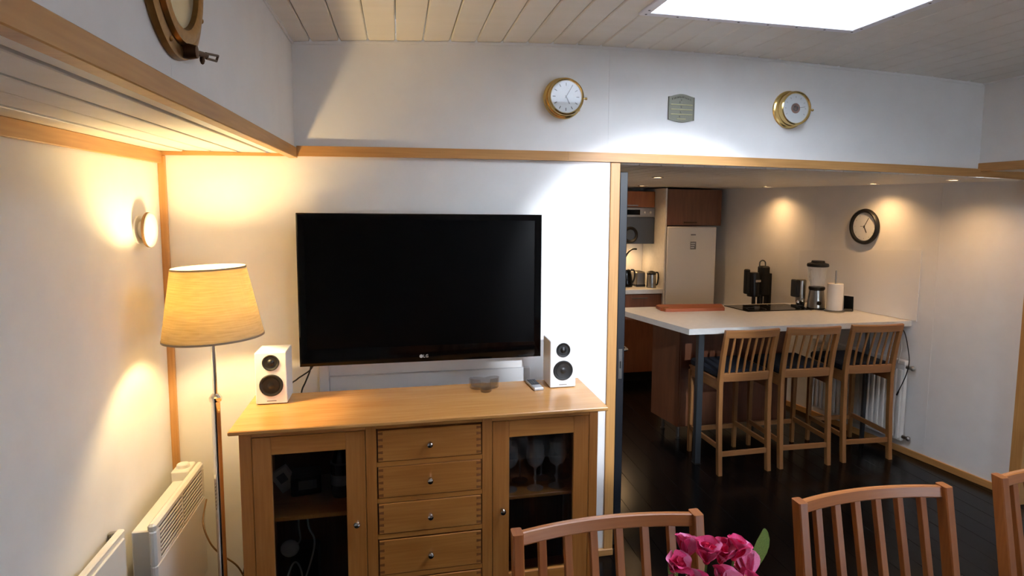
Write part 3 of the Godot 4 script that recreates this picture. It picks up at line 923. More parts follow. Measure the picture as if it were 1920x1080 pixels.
func build_heaters():
	var t := thing("convector_heater", "white convector heater with slotted front beside the lamp", "heater", Vector3(-1.03, 0.18, 0.34))
	var z0 := 0.068; var z1 := 0.606; var yt := 0.648; var xf := -0.962
	# front panel below the louvres, with rounded outer frame
	boxp(t, "front_panel", Vector3(-0.984, 0.18, z0), Vector3(xf, 0.506, z1), M.enamel, 0.007)
	boxp(t, "top_frame", Vector3(-0.988, 0.618, z0), Vector3(xf, yt, z1), M.enamel, 0.008)
	boxp(t, "side_frame", Vector3(-0.984, 0.50, z0), Vector3(xf, 0.625, z0 + 0.03), M.enamel, 0.005)
	boxp(t, "side_frame", Vector3(-0.984, 0.50, z1 - 0.045), Vector3(xf, 0.625, z1), M.enamel, 0.007)
	boxp(t, "middle_bar", Vector3(-0.984, 0.50, 0.322), Vector3(xf - 0.002, 0.625, 0.338), M.enamel, 0.001)
	for i in 8:
		for c in [[z0 + 0.028, 0.324], [0.336, z1 - 0.043]]:
			var y := 0.507 + i * 0.0145
			var k := mb()
			k.box(Vector3(-0.9645, y + 0.0045, (c[0] + c[1]) * 0.5), Vector3(0.005, 0.0066, c[1] - c[0]), 0.001)
			part(t, "louvre", k, M.enamel)
	boxp(t, "casing", Vector3(-1.045, 0.21, z0 + 0.02), Vector3(-0.985, 0.615, z1 - 0.03), M.enamel, 0.004)
	boxp(t, "slot_shade", Vector3(-0.9848, 0.504, z0 + 0.025), Vector3(-0.983, 0.622, z1 - 0.04), M.black, 0)  # black sheet stands in for the shade behind the louvre slots
	var b := boxp(t, "control_box", Vector3(-1.050, 0.56, z0 + 0.005), Vector3(-0.989, 0.652, 0.175), M.enamel, 0.004)
	var k2 := mb()
	k2.lathe([Vector2(0, 0.652), Vector2(0.024, 0.652), Vector2(0.023, 0.664), Vector2(0.020, 0.667), Vector2(0, 0.667)], 28, Transform3D(Basis.IDENTITY, Vector3(-1.018, 0, 0.128)))
	part(b, "dial", k2, M.white_matt)
	for z in [0.15, 0.50]:
		boxp(t, "wall_bracket", Vector3(-1.09, 0.30, z), Vector3(-1.044, 0.36, z + 0.03), M.grey_metal, 0.002)
	t = thing("panel_heater", "flat white panel heater low on the left wall, nearest the camera", "heater", Vector3(-1.04, 0.15, 1.1))
	boxp(t, "rim", Vector3(-1.052, 0.15, 0.655), Vector3(-1.030, 0.668, 1.62), M.enamel, 0.004)
	boxp(t, "front", Vector3(-1.032, 0.17, 0.675), Vector3(-1.024, 0.648, 1.60), M.white_matt, 0.003)
	boxp(t, "end_bracket", Vector3(-1.088, 0.15, 0.618), Vector3(-1.052, 0.645, 0.634), M.steel, 0.002)
	boxp(t, "end_bracket", Vector3(-1.075, 0.15, 0.634), Vector3(-1.040, 0.645, 0.655), M.grey_metal, 0.002)
	boxp(t, "lower_bracket", Vector3(-1.088, 0.43, 0.586), Vector3(-1.055, 0.46, 0.618), M.steel, 0.002)

func build_wall_brass():
	# brass ship's clock
	for d in [[0.543, 2.172, "clock"], [1.684, 2.174, "barometer"]]:
		var isclock: bool = d[2] == "clock"
		var t := thing("ship_clock" if isclock else "barometer", "polished brass ship clock with white dial on the upper wall" if isclock else "polished brass barometer with copper centre on the upper wall", d[2], Vector3(d[0], d[1], 0))
		ORG = Vector3.ZERO
		var k := mb()
		k.lathe([Vector2(0, 0), Vector2(0.090, 0), Vector2(0.091, 0.003), Vector2(0.088, 0.008), Vector2(0.080, 0.011), Vector2(0.0765, 0.018), Vector2(0.0765, 0.030), Vector2(0.0775, 0.032), Vector2(0.0765, 0.034), Vector2(0.0765, 0.052), Vector2(0.0, 0.052)], 56, along_z(Vector3.ZERO))
		part(t, "case", k, M.brass)
		k = mb()
		k.lathe([Vector2(0.0766, 0.048), Vector2(0.0805, 0.051), Vector2(0.0815, 0.057), Vector2(0.0795, 0.063), Vector2(0.074, 0.066), Vector2(0.070, 0.062), Vector2(0.069, 0.055), Vector2(0.070, 0.050)], 56, along_z(Vector3.ZERO), true)
		part(t, "bezel", k, M.brass)
		k = mb()
		k.lathe([Vector2(0, 0.051), Vector2(0.0705, 0.051), Vector2(0.0705, 0.0545), Vector2(0, 0.0545)], 48, along_z(Vector3.ZERO))
		var f := part(t, "dial", k, M.face)
		k = mb()
		k.lathe([Vector2(0, 0.0605), Vector2(0.0705, 0.0605), Vector2(0.0705, 0.0618), Vector2(0, 0.0622)], 48, along_z(Vector3.ZERO))
		part(t, "glass", k, M.glass)
		for j in 12:
			if not isclock and (j == 5 or j == 6 or j == 7): continue
			var a := TAU * j / 12.0
			k = mb()
			k.box(Vector3(sin(a) * 0.054, cos(a) * 0.054, 0.0548), Vector3(0.0035 if isclock else 0.0014, 0.013 if isclock else 0.008, 0.0007), 0, Basis(Vector3.BACK, -a))
			part(f, "hour_mark" if isclock else "scale_mark", k, M.ink)
		if isclock:
			for h in [[2.618 + 0.04, 0.034, 0.0042], [0.524, 0.050, 0.0030]]:
				k = mb()
				var dirv := Vector3(sin(h[0]), cos(h[0]), 0)
				k.box(dirv * h[1] * 0.42 + Vector3(0, 0, 0.0570), Vector3(h[2], h[1] * 1.16, 0.0008), 0, Basis(Vector3.BACK, -h[0]))
				part(f, "hand", k, M.ink)
		else:
			k = mb()
			k.lathe([Vector2(0, 0.0545), Vector2(0.024, 0.0545), Vector2(0.024, 0.0560), Vector2(0.018, 0.0565), Vector2(0, 0.0558)], 32, along_z(Vector3.ZERO))
			part(f, "mechanism", k, M.copper, "copper coloured centre")
			k = mb()
			for a in [0.3, 1.9, 3.4, 4.7, 5.6]:
				k.box(Vector3(cos(a) * 0.010, sin(a) * 0.010, 0.0570), Vector3(0.006, 0.012, 0.0016), 0, Basis(Vector3.BACK, a))
			part(f, "mechanism_screw", k, M.dark_brass)
			k = mb()
			k.box(Vector3(0.022, 0.004, 0.0580), Vector3(0.056, 0.0016, 0.0008), 0, Basis(Vector3.BACK, 0.15))
			part(f, "hand", k, M.ink)
		k = mb()
		k.lathe([Vector2(0, 0.078), Vector2(0.004, 0.078), Vector2(0.0035, 0.086), Vector2(0.0065, 0.090), Vector2(0.005, 0.096), Vector2(0, 0.097)], 14, Transform3D(Basis(Vector3.BACK, -PI / 2 - 0.05), Vector3(0, 0, 0.056)))
		part(t, "latch", k, M.brass)
		if isclock:
			k = mb()
			k.lathe([Vector2(0, 0.078), Vector2(0.0035, 0.078), Vector2(0.0045, 0.085), Vector2(0, 0.088)], 12, Transform3D(Basis(Vector3.BACK, -PI / 2 - 0.75), Vector3(0, 0, 0.054)))
			part(t, "hinge", k, M.brass)
	# name plaque
	var t2 := thing("plaque", "small grey metal plaque with raised bars on the upper wall", "plaque", Vector3(1.114, 2.155, 0))
	ORG = Vector3.ZERO
	var poly := PackedVector2Array()
	for i in 17:
		var u := i / 16.0
		poly.append(Vector2(lerpf(-0.066, 0.066, u), 0.052 + 0.013 * pow(sin(u * PI), 1.5)))
	for i in 17:
		var u := 1.0 - i / 16.0
		poly.append(Vector2(lerpf(-0.066, 0.066, u), -0.054 - 0.010 * pow(sin(u * PI), 1.5)))
	var k3 := mb()
	k3.prism(poly, 2, 0.0, 0.006)
	part(t2, "plate", k3, M.pewter)
	k3 = mb()
	k3.span(Vector3(-0.066, -0.053, 0.004), Vector3(-0.058, 0.051, 0.0085), 0.0015)
	k3.span(Vector3(0.060, -0.053, 0.004), Vector3(0.066, 0.051, 0.008), 0.0015)
	part(t2, "rim", k3, M.pewter)
	for r in [[0.016, 0.110], [-0.006, 0.110], [-0.028, 0.110], [-0.049, 0.045]]:
		k3 = mb()
		k3.box(Vector3(0, r[0], 0.0068), Vector3(r[1], 0.0045, 0.003), 0.001)
		part(t2, "raised_bar", k3, M.gilt)
	k3 = mb()
	for i in 9:
		k3.ball(Vector3(-0.004 + 0.004 * sin(i * 2.1), 0.05 - i * 0.011, 0.0062), Vector3(0.0045, 0.0035, 0.002), 8)
	for i in 11:
		var u := (i + 0.5) / 11.0
		k3.ball(Vector3(lerpf(-0.05, 0.05, u), 0.040 + 0.012 * sin(u * PI), 0.0062), Vector3(0.0036, 0.005, 0.002), 8)
	part(t2, "ornament", k3, M.pewter)
	# porthole on the upper left wall
	var p := thing("porthole", "brass porthole with a pale painted reflection in its glass on the upper left wall", "porthole", Vector3(-0.590, 2.128, 1.475))
	ORG = Vector3.ZERO
	var k4 := mb()
	k4.lathe([Vector2(0.112, 0.0), Vector2(0.163, 0.0), Vector2(0.166, 0.004), Vector2(0.164, 0.014), Vector2(0.150, 0.018), Vector2(0.141, 0.016), Vector2(0.139, 0.010), Vector2(0.112, 0.010)], 72, along_x(Vector3.ZERO), true)
	part(p, "flange", k4, M.old_brass)
	k4 = mb()
	k4.lathe([Vector2(0.106, 0.010), Vector2(0.135, 0.010), Vector2(0.137, 0.016), Vector2(0.134, 0.024), Vector2(0.120, 0.027), Vector2(0.109, 0.022), Vector2(0.106, 0.016)], 72, along_x(Vector3.ZERO), true)
	part(p, "ring", k4, M.old_brass)
	k4 = mb()
	k4.lathe([Vector2(0, 0.004), Vector2(0.110, 0.004), Vector2(0.110, 0.013), Vector2(0, 0.013)], 56, along_x(Vector3.ZERO))
	part(p, "glass", k4, M.painted_reflection)
	for j in 8:
		var a := TAU * (j + 0.5) / 8.0
		k4 = mb()
		k4.ball(Vector3(0.016, sin(a) * 0.152, cos(a) * 0.152), Vector3(0.005, 0.006, 0.006), 10)
		part(p, "rivet", k4, M.old_brass)
	# dog bolt at the foot of the ring
	var bz := -0.020; var by := -0.146
	k4 = mb()
	k4.lathe([Vector2(0, 0.012), Vector2(0.013, 0.012), Vector2(0.015, 0.024), Vector2(0.012, 0.038), Vector2(0, 0.039)], 20, along_x(Vector3(0, by, bz)))
	var bolt := part(p, "bolt", k4, M.dark_brass)
	k4 = mb()
	k4.tube([Vector3(0.032, by, bz), Vector3(0.038, by + 0.006, bz - 0.06)], 0.0055, 10)
	k4.ball(Vector3(0.036, by - 0.006, bz - 0.040), Vector3(0.005, 0.010, 0.005), 10)
	k4.tube([Vector3(0.038, by + 0.010, bz - 0.058), Vector3(0.042, by + 0.022, bz - 0.135)], 0.0026, 8)
	k4.tube([Vector3(0.038, by + 0.001, bz - 0.060), Vector3(0.042, by + 0.008, bz - 0.120)], 0.0026, 8)
	k4.tube([Vector3(0.042, by + 0.022, bz - 0.135), Vector3(0.042, by + 0.008, bz - 0.120)], 0.0026, 8)
	part(bolt, "handle", k4, M.dark_brass)

# ---------------------------------------------------------------- seats (front towards -z, origin on the floor)
func seat_frame(called: String, label: String, category: String, group: String, g: Dictionary) -> Node3D:
	var t := thing(called, label, category, Vector3.ZERO, group)
	ORG = Vector3.ZERO
	var w: float = g.w * 0.5
	var pz := func(y: float) -> float: return lerp_table(g.post, y)
	var bow := func(x: float) -> float: return g.bow * (1.0 - pow(x / w, 2))
	for s in [-1.0, 1.0]:
		var secs := []
		for i in 15:
			var y: float = g.post_top * i / 14.0
			secs.append([Vector3(s * (w - g.pw), y, pz.call(y)), Vector3(g.pw, 0, 0), Vector3(0, 0, g.pd * (1.0 if y < g.seat_y else lerpf(1.0, 0.82, (y - g.seat_y) / (g.post_top - g.seat_y))))])
		var k := mb()
		k.bar(secs, 0.003)
		part(t, "leg", k, g.mv)
		k = mb()
		k.bar([[Vector3(s * (w - 0.016), 0, g.front + 0.004), Vector3(0.0125, 0, 0), Vector3(0, 0, 0.0125)], [Vector3(s * (w - 0.016), g.seat_y - 0.02, g.front), Vector3(0.016, 0, 0), Vector3(0, 0, 0.016)]], 0.002)
		part(t, "leg", k, g.mv)
		k = mb()
		k.bar([[Vector3(s * (w - 0.016), g.side_rail, g.front), Vector3(0.008, 0, 0), Vector3(0, 0.016, 0)], [Vector3(s * (w - 0.016), g.side_rail, pz.call(g.side_rail)), Vector3(0.008, 0, 0), Vector3(0, 0.016, 0)]], 0.002)
		part(t, "stretcher", k, g.mh)
		k = mb()
		k.bar([[Vector3(s * (w - 0.014), g.seat_y - 0.03, g.front), Vector3(0.009, 0, 0), Vector3(0, 0.03, 0)], [Vector3(s * (w - 0.014), g.seat_y - 0.03, pz.call(g.seat_y)), Vector3(0.009, 0, 0), Vector3(0, 0.03, 0)]], 0.002)
		part(t, "apron", k, g.mh)
	for e in [[g.front, g.front_rail], [pz.call(g.back_rail), g.back_rail]]:
		var k := mb()
		k.span(Vector3(-w + 0.02, e[1] - 0.016, e[0] - 0.009), Vector3(w - 0.02, e[1] + 0.016, e[0] + 0.009), 0.002)
		part(t, "stretcher", k, g.mh)
	var ka := mb()
	ka.span(Vector3(-w + 0.02, g.seat_y - 0.06, g.front - 0.010), Vector3(w - 0.02, g.seat_y, g.front + 0.008), 0.002)
	part(t, "apron", ka, g.mh)
	# seat with a cushion
	var ks := mb()
	ks.span(Vector3(-w + 0.004, g.seat_y, g.front - 0.018), Vector3(w - 0.004, g.seat_y + 0.012, pz.call(g.seat_y) - g.pd - 0.001), 0.003)
	var seat := part(t, "seat", ks, g.mh)
	ks = mb()
	ks.span(Vector3(-w + 0.010, g.seat_y + 0.012, g.front - 0.012), Vector3(w - 0.010, g.seat_y + 0.012 + g.pad, pz.call(g.seat_y) - g.pd - 0.008), 0.012)
	part(seat, "cushion", ks, M.cushion, "dark blue seat cushion")
	# back: lower rail, slats, top rail
	for r in [[g.low0, g.low1, "back_rail", g.low_t], [g.top0, g.top1, "top_rail", g.top_t]]:
		var secs := []
		var ex: float = w if r[2] == "top_rail" and g.over else w - g.pw * 2.0 + 0.002
		var yc: float = (r[0] + r[1]) * 0.5
		var lean: float = (pz.call(r[1] + 0.02) - pz.call(r[0] - 0.02)) / (r[1] - r[0] + 0.04)
		for i in 17:
			var x := lerpf(-ex, ex, i / 16.0)
			secs.append([Vector3(x, yc, pz.call(yc) + bow.call(x) * (1.0 if r[2] == "top_rail" else 0.45)), Vector3(0, 1, lean).normalized() * (r[1] - r[0]) * 0.5, Vector3(0, -lean, 1).normalized() * r[3]])
		var k := mb()
		k.bar(secs, 0.003)
		part(t, r[2], k, g.mh)
	for i in 6:
		var x: float = lerpf(-(w - g.pw * 2) , w - g.pw * 2, (i + 0.75) / 6.5)
		var secs := []
		for j in 7:
			var y: float = lerpf(g.low1 - 0.004, g.top0 + 0.004, j / 6.0)
			var u := j / 6.0
			secs.append([Vector3(x, y, pz.call(y) + bow.call(x) * lerpf(0.45, 1.0, u)), Vector3(g.sw, 0, 0), Vector3(0, 0, g.sd)])
		var k := mb()
		k.bar(secs, 0.0015)
		part(t, "slat", k, g.mv)
	return t

func build_seats():
	var st := {"w": 0.378, "post": [[0.0, 0.232], [0.10, 0.222], [0.35, 0.206], [0.60, 0.200], [0.75, 0.222], [0.95, 0.272]], "post_top": 0.902, "pw": 0.0145, "pd": 0.018, "bow": 0.026, "front": -0.195, "seat_y": 0.60, "pad": 0.05, "side_rail": 0.175, "front_rail": 0.155, "back_rail": 0.132, "low0": 0.600, "low1": 0.657, "low_t": 0.010, "top0": 0.893, "top1": 0.942, "top_t": 0.011, "over": true, "sw": 0.0065, "sd": 0.0055, "mv": M.stool_v, "mh": M.stool}
	var labels := ["wooden bar stool nearest the grey post of the kitchen counter", "wooden bar stool in the middle of the three at the counter", "wooden bar stool nearest the radiator at the kitchen counter"]
	var s0 := seat_frame("bar_stool", labels[0], "bar stool", "bar stools at the kitchen counter", st)
	s0.position = Vector3(1.953, 0, -0.968)
	s0.rotation.y = 0.02
	var p := [Vector3(2.411, 0, -0.976), Vector3(2.893, 0, -0.976)]
	for i in 2:
		var c := copy_of(s0, p[i], labels[i + 1])
		c.rotation.y = [-0.03, -0.05][i]
	var dc := {"w": 0.470, "post": [[0.0, 0.235], [0.20, 0.215], [0.45, 0.205], [0.60, 0.226], [0.97, 0.296]], "post_top": 0.952, "pw": 0.0125, "pd": 0.023, "bow": 0.036, "front": -0.20, "seat_y": 0.43, "pad": 0.03, "side_rail": 0.16, "front_rail": 0.20, "back_rail": 0.20, "low0": 0.52, "low1": 0.56, "low_t": 0.010, "top0": 0.918, "top1": 0.949, "top_t": 0.011, "over": false, "sw": 0.0095, "sd": 0.0095, "mv": M.chair_v, "mh": M.chair}
	var dl := ["reddish wooden dining chair in front of the sideboard door", "reddish wooden dining chair in front of the bar stools", "reddish wooden dining chair cut off at the right edge"]
	var d0 := seat_frame("dining_chair", dl[0], "chair", "dining chairs along the far side of the table", dc)
	d0.position = Vector3(0.297, 0, 1.765)
	d0.rotation.y = PI
	var q := [Vector3(1.030, 0, 1.765), Vector3(1.672, 0, 1.755)]
	for i in 2:
		var c := copy_of(d0, q[i], dl[i + 1])
		c.rotation.y = PI + [0.0, -0.03][i]
	# table below the frame
	var t := thing("dining_table", "wooden dining table that carries the flower vase", "table", Vector3(0.8, 0, 2.2))
	boxp(t, "table_top", Vector3(-0.25, 0.715, 1.74), Vector3(1.38, 0.745, 2.56), M.chair, 0.004)
	for x in [-0.17, 1.24]:
		for z in [1.83, 2.41]:
			boxp(t, "leg", Vector3(x, 0, z), Vector3(x + 0.06, 0.715, z + 0.06), M.chair_v, 0.004)
	boxp(t, "apron", Vector3(-0.11, 0.64, 1.85), Vector3(1.24, 0.715, 1.87), M.chair, 0.002)
	boxp(t, "apron", Vector3(-0.11, 0.64, 2.43), Vector3(1.24, 0.715, 2.45), M.chair, 0.002)

func petal(k: MB, at: Vector3, b: Basis, len: float, wid: float, cup: float):
	var rows := []
	for i in 7:
		var u := i / 6.0
		var wd := wid * pow(sin(PI * (0.12 + 0.80 * u)), 0.8) * (0.45 + 0.62 * u)
		var row := PackedVector3Array()
		for j in 7:
			var v := j / 3.0 - 1.0
			var x := wd * v
			var y := len * (u - 0.08 * v * v * u)
			var z := cup * (v * v * 0.45 * u + sin(u * 2.2) * 0.9 - u * 0.3)
			row.append(at + b * Vector3(x, y, z))
		rows.append(row)
	k.loft(rows, 70.0, false, false, true)

func build_flowers():
	rng.seed = 4417
	var c := Vector3(0.300, 1.090, 1.95)
	var v := thing("vase", "pale ceramic vase under the pink flowers", "vase", Vector3(c.x, 0.745, c.z))
	ORG = Vector3.ZERO
	var k := mb()
	k.lathe([Vector2(0, 0), Vector2(0.045, 0), Vector2(0.058, 0.03), Vector2(0.062, 0.09), Vector2(0.045, 0.17), Vector2(0.034, 0.215), Vector2(0.040, 0.24), Vector2(0.037, 0.24), Vector2(0.031, 0.215), Vector2(0.042, 0.165), Vector2(0.056, 0.09), Vector2(0.05, 0.02), Vector2(0, 0.015)], 32)
	part(v, "body", k, M.ceramic)
	var t := thing("flower_bouquet", "bunch of bright pink flowers with a green leaf in front", "flowers", Vector3(c.x, 0.85, c.z))
	# [x, y, z offset from c, size, tilt x, tilt z]
	var heads := [[-0.058, 0.026, 0.000, 0.95, -0.3, 0.55], [-0.034, 0.042, -0.005, 1.0, -0.3, 0.15], [-0.006, 0.040, 0.012, 1.05, 0.1, -0.10], [0.026, 0.030, 0.000, 1.0, -0.2, -0.15], [0.046, 0.036, 0.006, 1.0, 0.0, -0.35], [0.066, 0.010, 0.022, 1.1, 0.45, -0.85], [-0.040, 0.006, 0.040, 1.0, 0.7, 0.4], [0.008, 0.008, 0.046, 1.05, 0.8, -0.1], [0.042, 0.000, 0.044, 1.0, 0.8, -0.4], [-0.078, -0.006, 0.010, 0.9, 0.3, 0.9]]
	var mats := [M.pink, M.pale_pink, M.deep_pink]
	for i in heads.size():
		var h: Array = heads[i]
		var at := c + Vector3(h[0], h[1], h[2])
		var up := Basis.from_euler(Vector3(h[4], rng.randf() * TAU, h[5]))
		var ctr := mb()
		ctr.ball(at, Vector3(0.006, 0.006, 0.006), 10)
		var fl := part(t, "flower", ctr, M.deep_pink)
		for j in 8:
			var ring := 0 if j < 3 else 1
			var a := TAU * j / (3.0 if ring == 0 else 5.0) + rng.randf() * 0.5 + ring * 0.6
			var open := (0.25 if ring == 0 else 0.72) + rng.randf_range(-0.15, 0.2)
			var b := up * Basis(Vector3.UP, a) * Basis(Vector3.RIGHT, open)
			k = mb()
			petal(k, at, b, (0.030 if ring == 0 else 0.037) * h[3], (0.019 if ring == 0 else 0.025) * h[3], -0.012)
			part(fl, "petal", k, mats[2 if ring == 0 and j != 1 else (1 if (i + j) % 2 == 0 else 0)])
		k = mb()
		k.tube(smooth([at, at.lerp(Vector3(c.x, 0.98, c.z), 0.5) + Vector3(h[0] * 0.3, 0, 0), Vector3(c.x + h[0] * 0.15, 0.95, c.z), Vector3(c.x, 0.80, c.z)], 4), 0.002, 6)
		part(fl, "stem", k, M.leaf)
	for lf in [[0.084, 0.000, 0.0, 0.080, 0.0245, -0.22, M.leaf], [-0.075, -0.022, 0.03, 0.045, 0.014, 0.5, M.dry_leaf], [0.018, 0.012, 0.062, 0.034, 0.008, -0.45, M.dry_leaf], [-0.03, -0.03, -0.05, 0.05, 0.015, 0.3, M.leaf]]:
		k = mb()
		petal(k, c + Vector3(lf[0], lf[1], lf[2]), Basis(Vector3.BACK, lf[5]) * Basis(Vector3.UP, 0.3), lf[3], lf[4], 0.006)
		var l := part(t, "leaf", k, lf[6])
		k = mb()
		k.tube([c + Vector3(lf[0], lf[1] + 0.006, lf[2]), Vector3(c.x + lf[0] * 0.2, 0.98, c.z), Vector3(c.x, 0.85, c.z)], 0.0016, 6)
		part(l, "stalk", k, M.leaf)

# ---------------------------------------------------------------- kitchen
func build_peninsula():
	var yt := 0.9365; var yb := 0.8990
	var t := thing("worktop", "white kitchen counter top with the cooking hob", "worktop", Vector3(2.3, yb, -1.25))
	var k := mb()
	k.prism(PackedVector2Array([Vector2(1.579, -0.805), Vector2(wall_at(-0.805) - 0.001, -0.805), Vector2(wall_at(-1.69) - 0.001, -1.69), Vector2(1.376, -1.69)]), 1, yb, yt)
	part(t, "slab", k, M.worktop)
	t = thing("counter_cabinet", "dark brown cabinet under the white counter top", "cabinet", Vector3(2.2, 0.0, -1.5))
	k = mb()
	k.prism(PackedVector2Array([Vector2(1.750, -1.310), Vector2(2.62, -1.310), Vector2(2.62, -1.670), Vector2(1.695, -1.670)]), 1, 0.12, yb)
	part(t, "carcass", k, M.walnut)
	for i in 2:
		var xa := 1.757 + i * 0.434
		boxp(t, "panel", Vector3(xa, 0.125, -1.309), Vector3(xa + 0.428, yb - 0.004, -1.294), M.walnut, 0.0015)
	for p in [[1.80, -1.40], [2.55, -1.40], [1.78, -1.63], [2.55, -1.63]]:
		k = mb()
		k.lathe([Vector2(0, 0), Vector2(0.018, 0), Vector2(0.018, 0.01), Vector2(0.013, 0.014), Vector2(0.013, 0.12), Vector2(0, 0.12)], 16, Transform3D(Basis.IDENTITY, Vector3(p[0], 0, p[1])))
		part(t, "foot", k, M.steel)
	var labels := ["grey metal post under the free corner of the counter", "dark metal post behind the stool nearest the radiator"]
	for i in 2:
		var at: Vector3 = [Vector3(1.727, 0, -0.945), Vector3(3.101, 0, -1.06)][i]
		var hw: float = [0.021, 0.013][i]
		var f := thing("counter_post", labels[i], "post", at, "posts under the counter")
		ORG = Vector3.ZERO
		k = mb()
		k.span(Vector3(-hw, 0.004, -hw), Vector3(hw, yb - 0.004, hw), 0.003)
		part(f, "tube", k, M.grey_metal)
		k = mb()
		k.span(Vector3(-hw - 0.002, 0, -hw - 0.01), Vector3(hw + 0.002, 0.004, hw + 0.01), 0.001)
		part(f, "foot_plate", k, M.black)
		k = mb()
		k.span(Vector3(-hw - 0.002, yb - 0.004, -hw - 0.02), Vector3(hw + 0.002, yb, hw + 0.02), 0.001)
		part(f, "head_plate", k, M.grey_metal)
	t = thing("hob", "black glass hob set on the white counter", "hob", Vector3(2.55, yt, -1.47))
	k = mb()
	k.prism(PackedVector2Array([Vector2(2.300, -1.345), Vector2(2.850, -1.345), Vector2(2.790, -1.630), Vector2(2.260, -1.630)]), 1, yt, yt + 0.006)
	part(t, "glass_plate", k, M.black_gloss)
	for p in [[2.42, -1.43, 0.07], [2.69, -1.43, 0.09], [2.40, -1.56, 0.075], [2.66, -1.56, 0.06]]:
		k = mb()
		k.lathe([Vector2(p[2], 0), Vector2(p[2] + 0.0015, 0), Vector2(p[2] + 0.0015, 0.0004), Vector2(p[2], 0.0004)], 36, Transform3D(Basis.IDENTITY, Vector3(p[0], yt + 0.006, p[1])), true)
		part(t, "cooking_zone", k, M.print_grey)
	t = thing("cutting_board", "reddish wooden cutting board lying on the white counter", "cutting board", Vector3(1.94, yt, -1.53))
	k = mb()
	k.prism(PackedVector2Array([Vector2(1.695, -1.625), Vector2(1.680, -1.50), Vector2(1.700, -1.455), Vector2(1.735, -1.440), Vector2(2.155, -1.425), Vector2(2.225, -1.610), Vector2(1.730, -1.660)]), 1, yt, yt + 0.022)
	part(t, "board", k, M.cutting)
	boxp(t, "handle_end", Vector3(1.690, yt + 0.004, -1.520), Vector3(1.745, yt + 0.0235, -1.462), M.oak_end, 0.006)
	# blender
	var bx := 2.906; var bz := -1.40
	t = thing("blender", "steel jug blender with clear jar and dark lid", "blender", Vector3(bx, yt, bz))
	var at := Transform3D(Basis.IDENTITY, Vector3(bx, yt, bz))
	k = mb()
	k.lathe([Vector2(0, 0.008), Vector2(0.064, 0.008), Vector2(0.066, 0.02), Vector2(0.060, 0.08), Vector2(0.052, 0.145), Vector2(0, 0.147)], 36, at)
	part(t, "motor_base", k, M.steel)
	k = mb()
	k.lathe([Vector2(0, 0), Vector2(0.066, 0), Vector2(0.067, 0.010), Vector2(0, 0.011)], 36, at)
	k.lathe([Vector2(0, 0.143), Vector2(0.054, 0.143), Vector2(0.060, 0.155), Vector2(0.058, 0.168), Vector2(0, 0.168)], 36, at)
	part(t, "collar", k, M.black)
	k = mb()
	k.lathe([Vector2(0.046, 0.166), Vector2(0.050, 0.180), Vector2(0.074, 0.325), Vector2(0.072, 0.325), Vector2(0.048, 0.180), Vector2(0.0, 0.172), Vector2(0.0, 0.166)], 36, at)
	part(t, "jar", k, M.clear)
	k = mb()
	k.lathe([Vector2(0, 0.322), Vector2(0.078, 0.322), Vector2(0.080, 0.332), Vector2(0.076, 0.345), Vector2(0.05, 0.352), Vector2(0.046, 0.366), Vector2(0, 0.368)], 36, at)
	part(t, "lid", k, M.rubber)
	k = mb()
	k.tube(smooth([Vector3(bx - 0.068, yt + 0.30, bz + 0.02), Vector3(bx - 0.098, yt + 0.29, bz + 0.03), Vector3(bx - 0.096, yt + 0.24, bz + 0.03), Vector3(bx - 0.056, yt + 0.195, bz + 0.018)], 6), 0.006, 8)
	part(t, "handle", k, M.clear)
	k = mb()
	k.lathe([Vector2(0, 0), Vector2(0.016, 0), Vector2(0.014, 0.014), Vector2(0, 0.014)], 20, Transform3D(Basis(Vector3.RIGHT, PI / 2) , Vector3(bx - 0.02, yt + 0.05, bz + 0.058)))
	part(t, "dial", k, M.black)
	# coffee machine
	t = thing("coffee_machine", "black and steel capsule coffee machine beside the blender", "coffee machine", Vector3(2.83, yt, -1.50))
	boxp(t, "drip_tray", Vector3(2.778, yt, -1.535), Vector3(2.835, yt + 0.018, -1.455), M.black, 0.003)
	boxp(t, "water_tank", Vector3(2.776, yt + 0.078, -1.545), Vector3(2.812, yt + 0.212, -1.470), M.black, 0.006)
	k = mb()
	k.lathe([Vector2(0, 0.05), Vector2(0.036, 0.05), Vector2(0.038, 0.07), Vector2(0.038, 0.205), Vector2(0.030, 0.213), Vector2(0, 0.214)], 28, Transform3D(Basis.IDENTITY, Vector3(2.846, yt, -1.51)))
	part(t, "body", k, M.steel)
	k = mb()
	k.lathe([Vector2(0, 0), Vector2(0.030, 0), Vector2(0.036, 0.05), Vector2(0, 0.052)], 24, Transform3D(Basis.IDENTITY, Vector3(2.846, yt, -1.51)))
	part(t, "foot", k, M.black)
	for p in [[2.797, 0.040, -1.468], [2.83, 0.050, -1.460]]:
		k = mb()
		k.ball(Vector3(p[0], yt + p[1], p[2]), Vector3(0.014, 0.022, 0.012), 14)
		part(t, "spout", k, M.chrome)
	k = mb()
	k.tube(smooth([Vector3(2.835, yt + 0.006, -1.46), Vector3(2.825, yt + 0.005, -1.42), Vector3(2.80, yt + 0.005, -1.38), Vector3(2.82, yt + 0.005, -1.33)], 6), 0.005, 8)
	part(t, "power_cord", k, M.rubber)
	# paper towel
	t = thing("paper_towel_holder", "white paper towel roll on a steel stand", "paper towel", Vector3(2.958, yt, -1.255))
	ORG = Vector3.ZERO
	k = mb()
	k.lathe([Vector2(0, 0), Vector2(0.072, 0), Vector2(0.073, 0.005), Vector2(0.07, 0.009), Vector2(0, 0.01)], 36)
	part(t, "stand_foot", k, M.steel)
	k = mb()
	k.lathe([Vector2(0, 0.009), Vector2(0.006, 0.009), Vector2(0.006, 0.300), Vector2(0.004, 0.306), Vector2(0, 0.307)], 14)
	part(t, "rod", k, M.steel)
	k = mb()
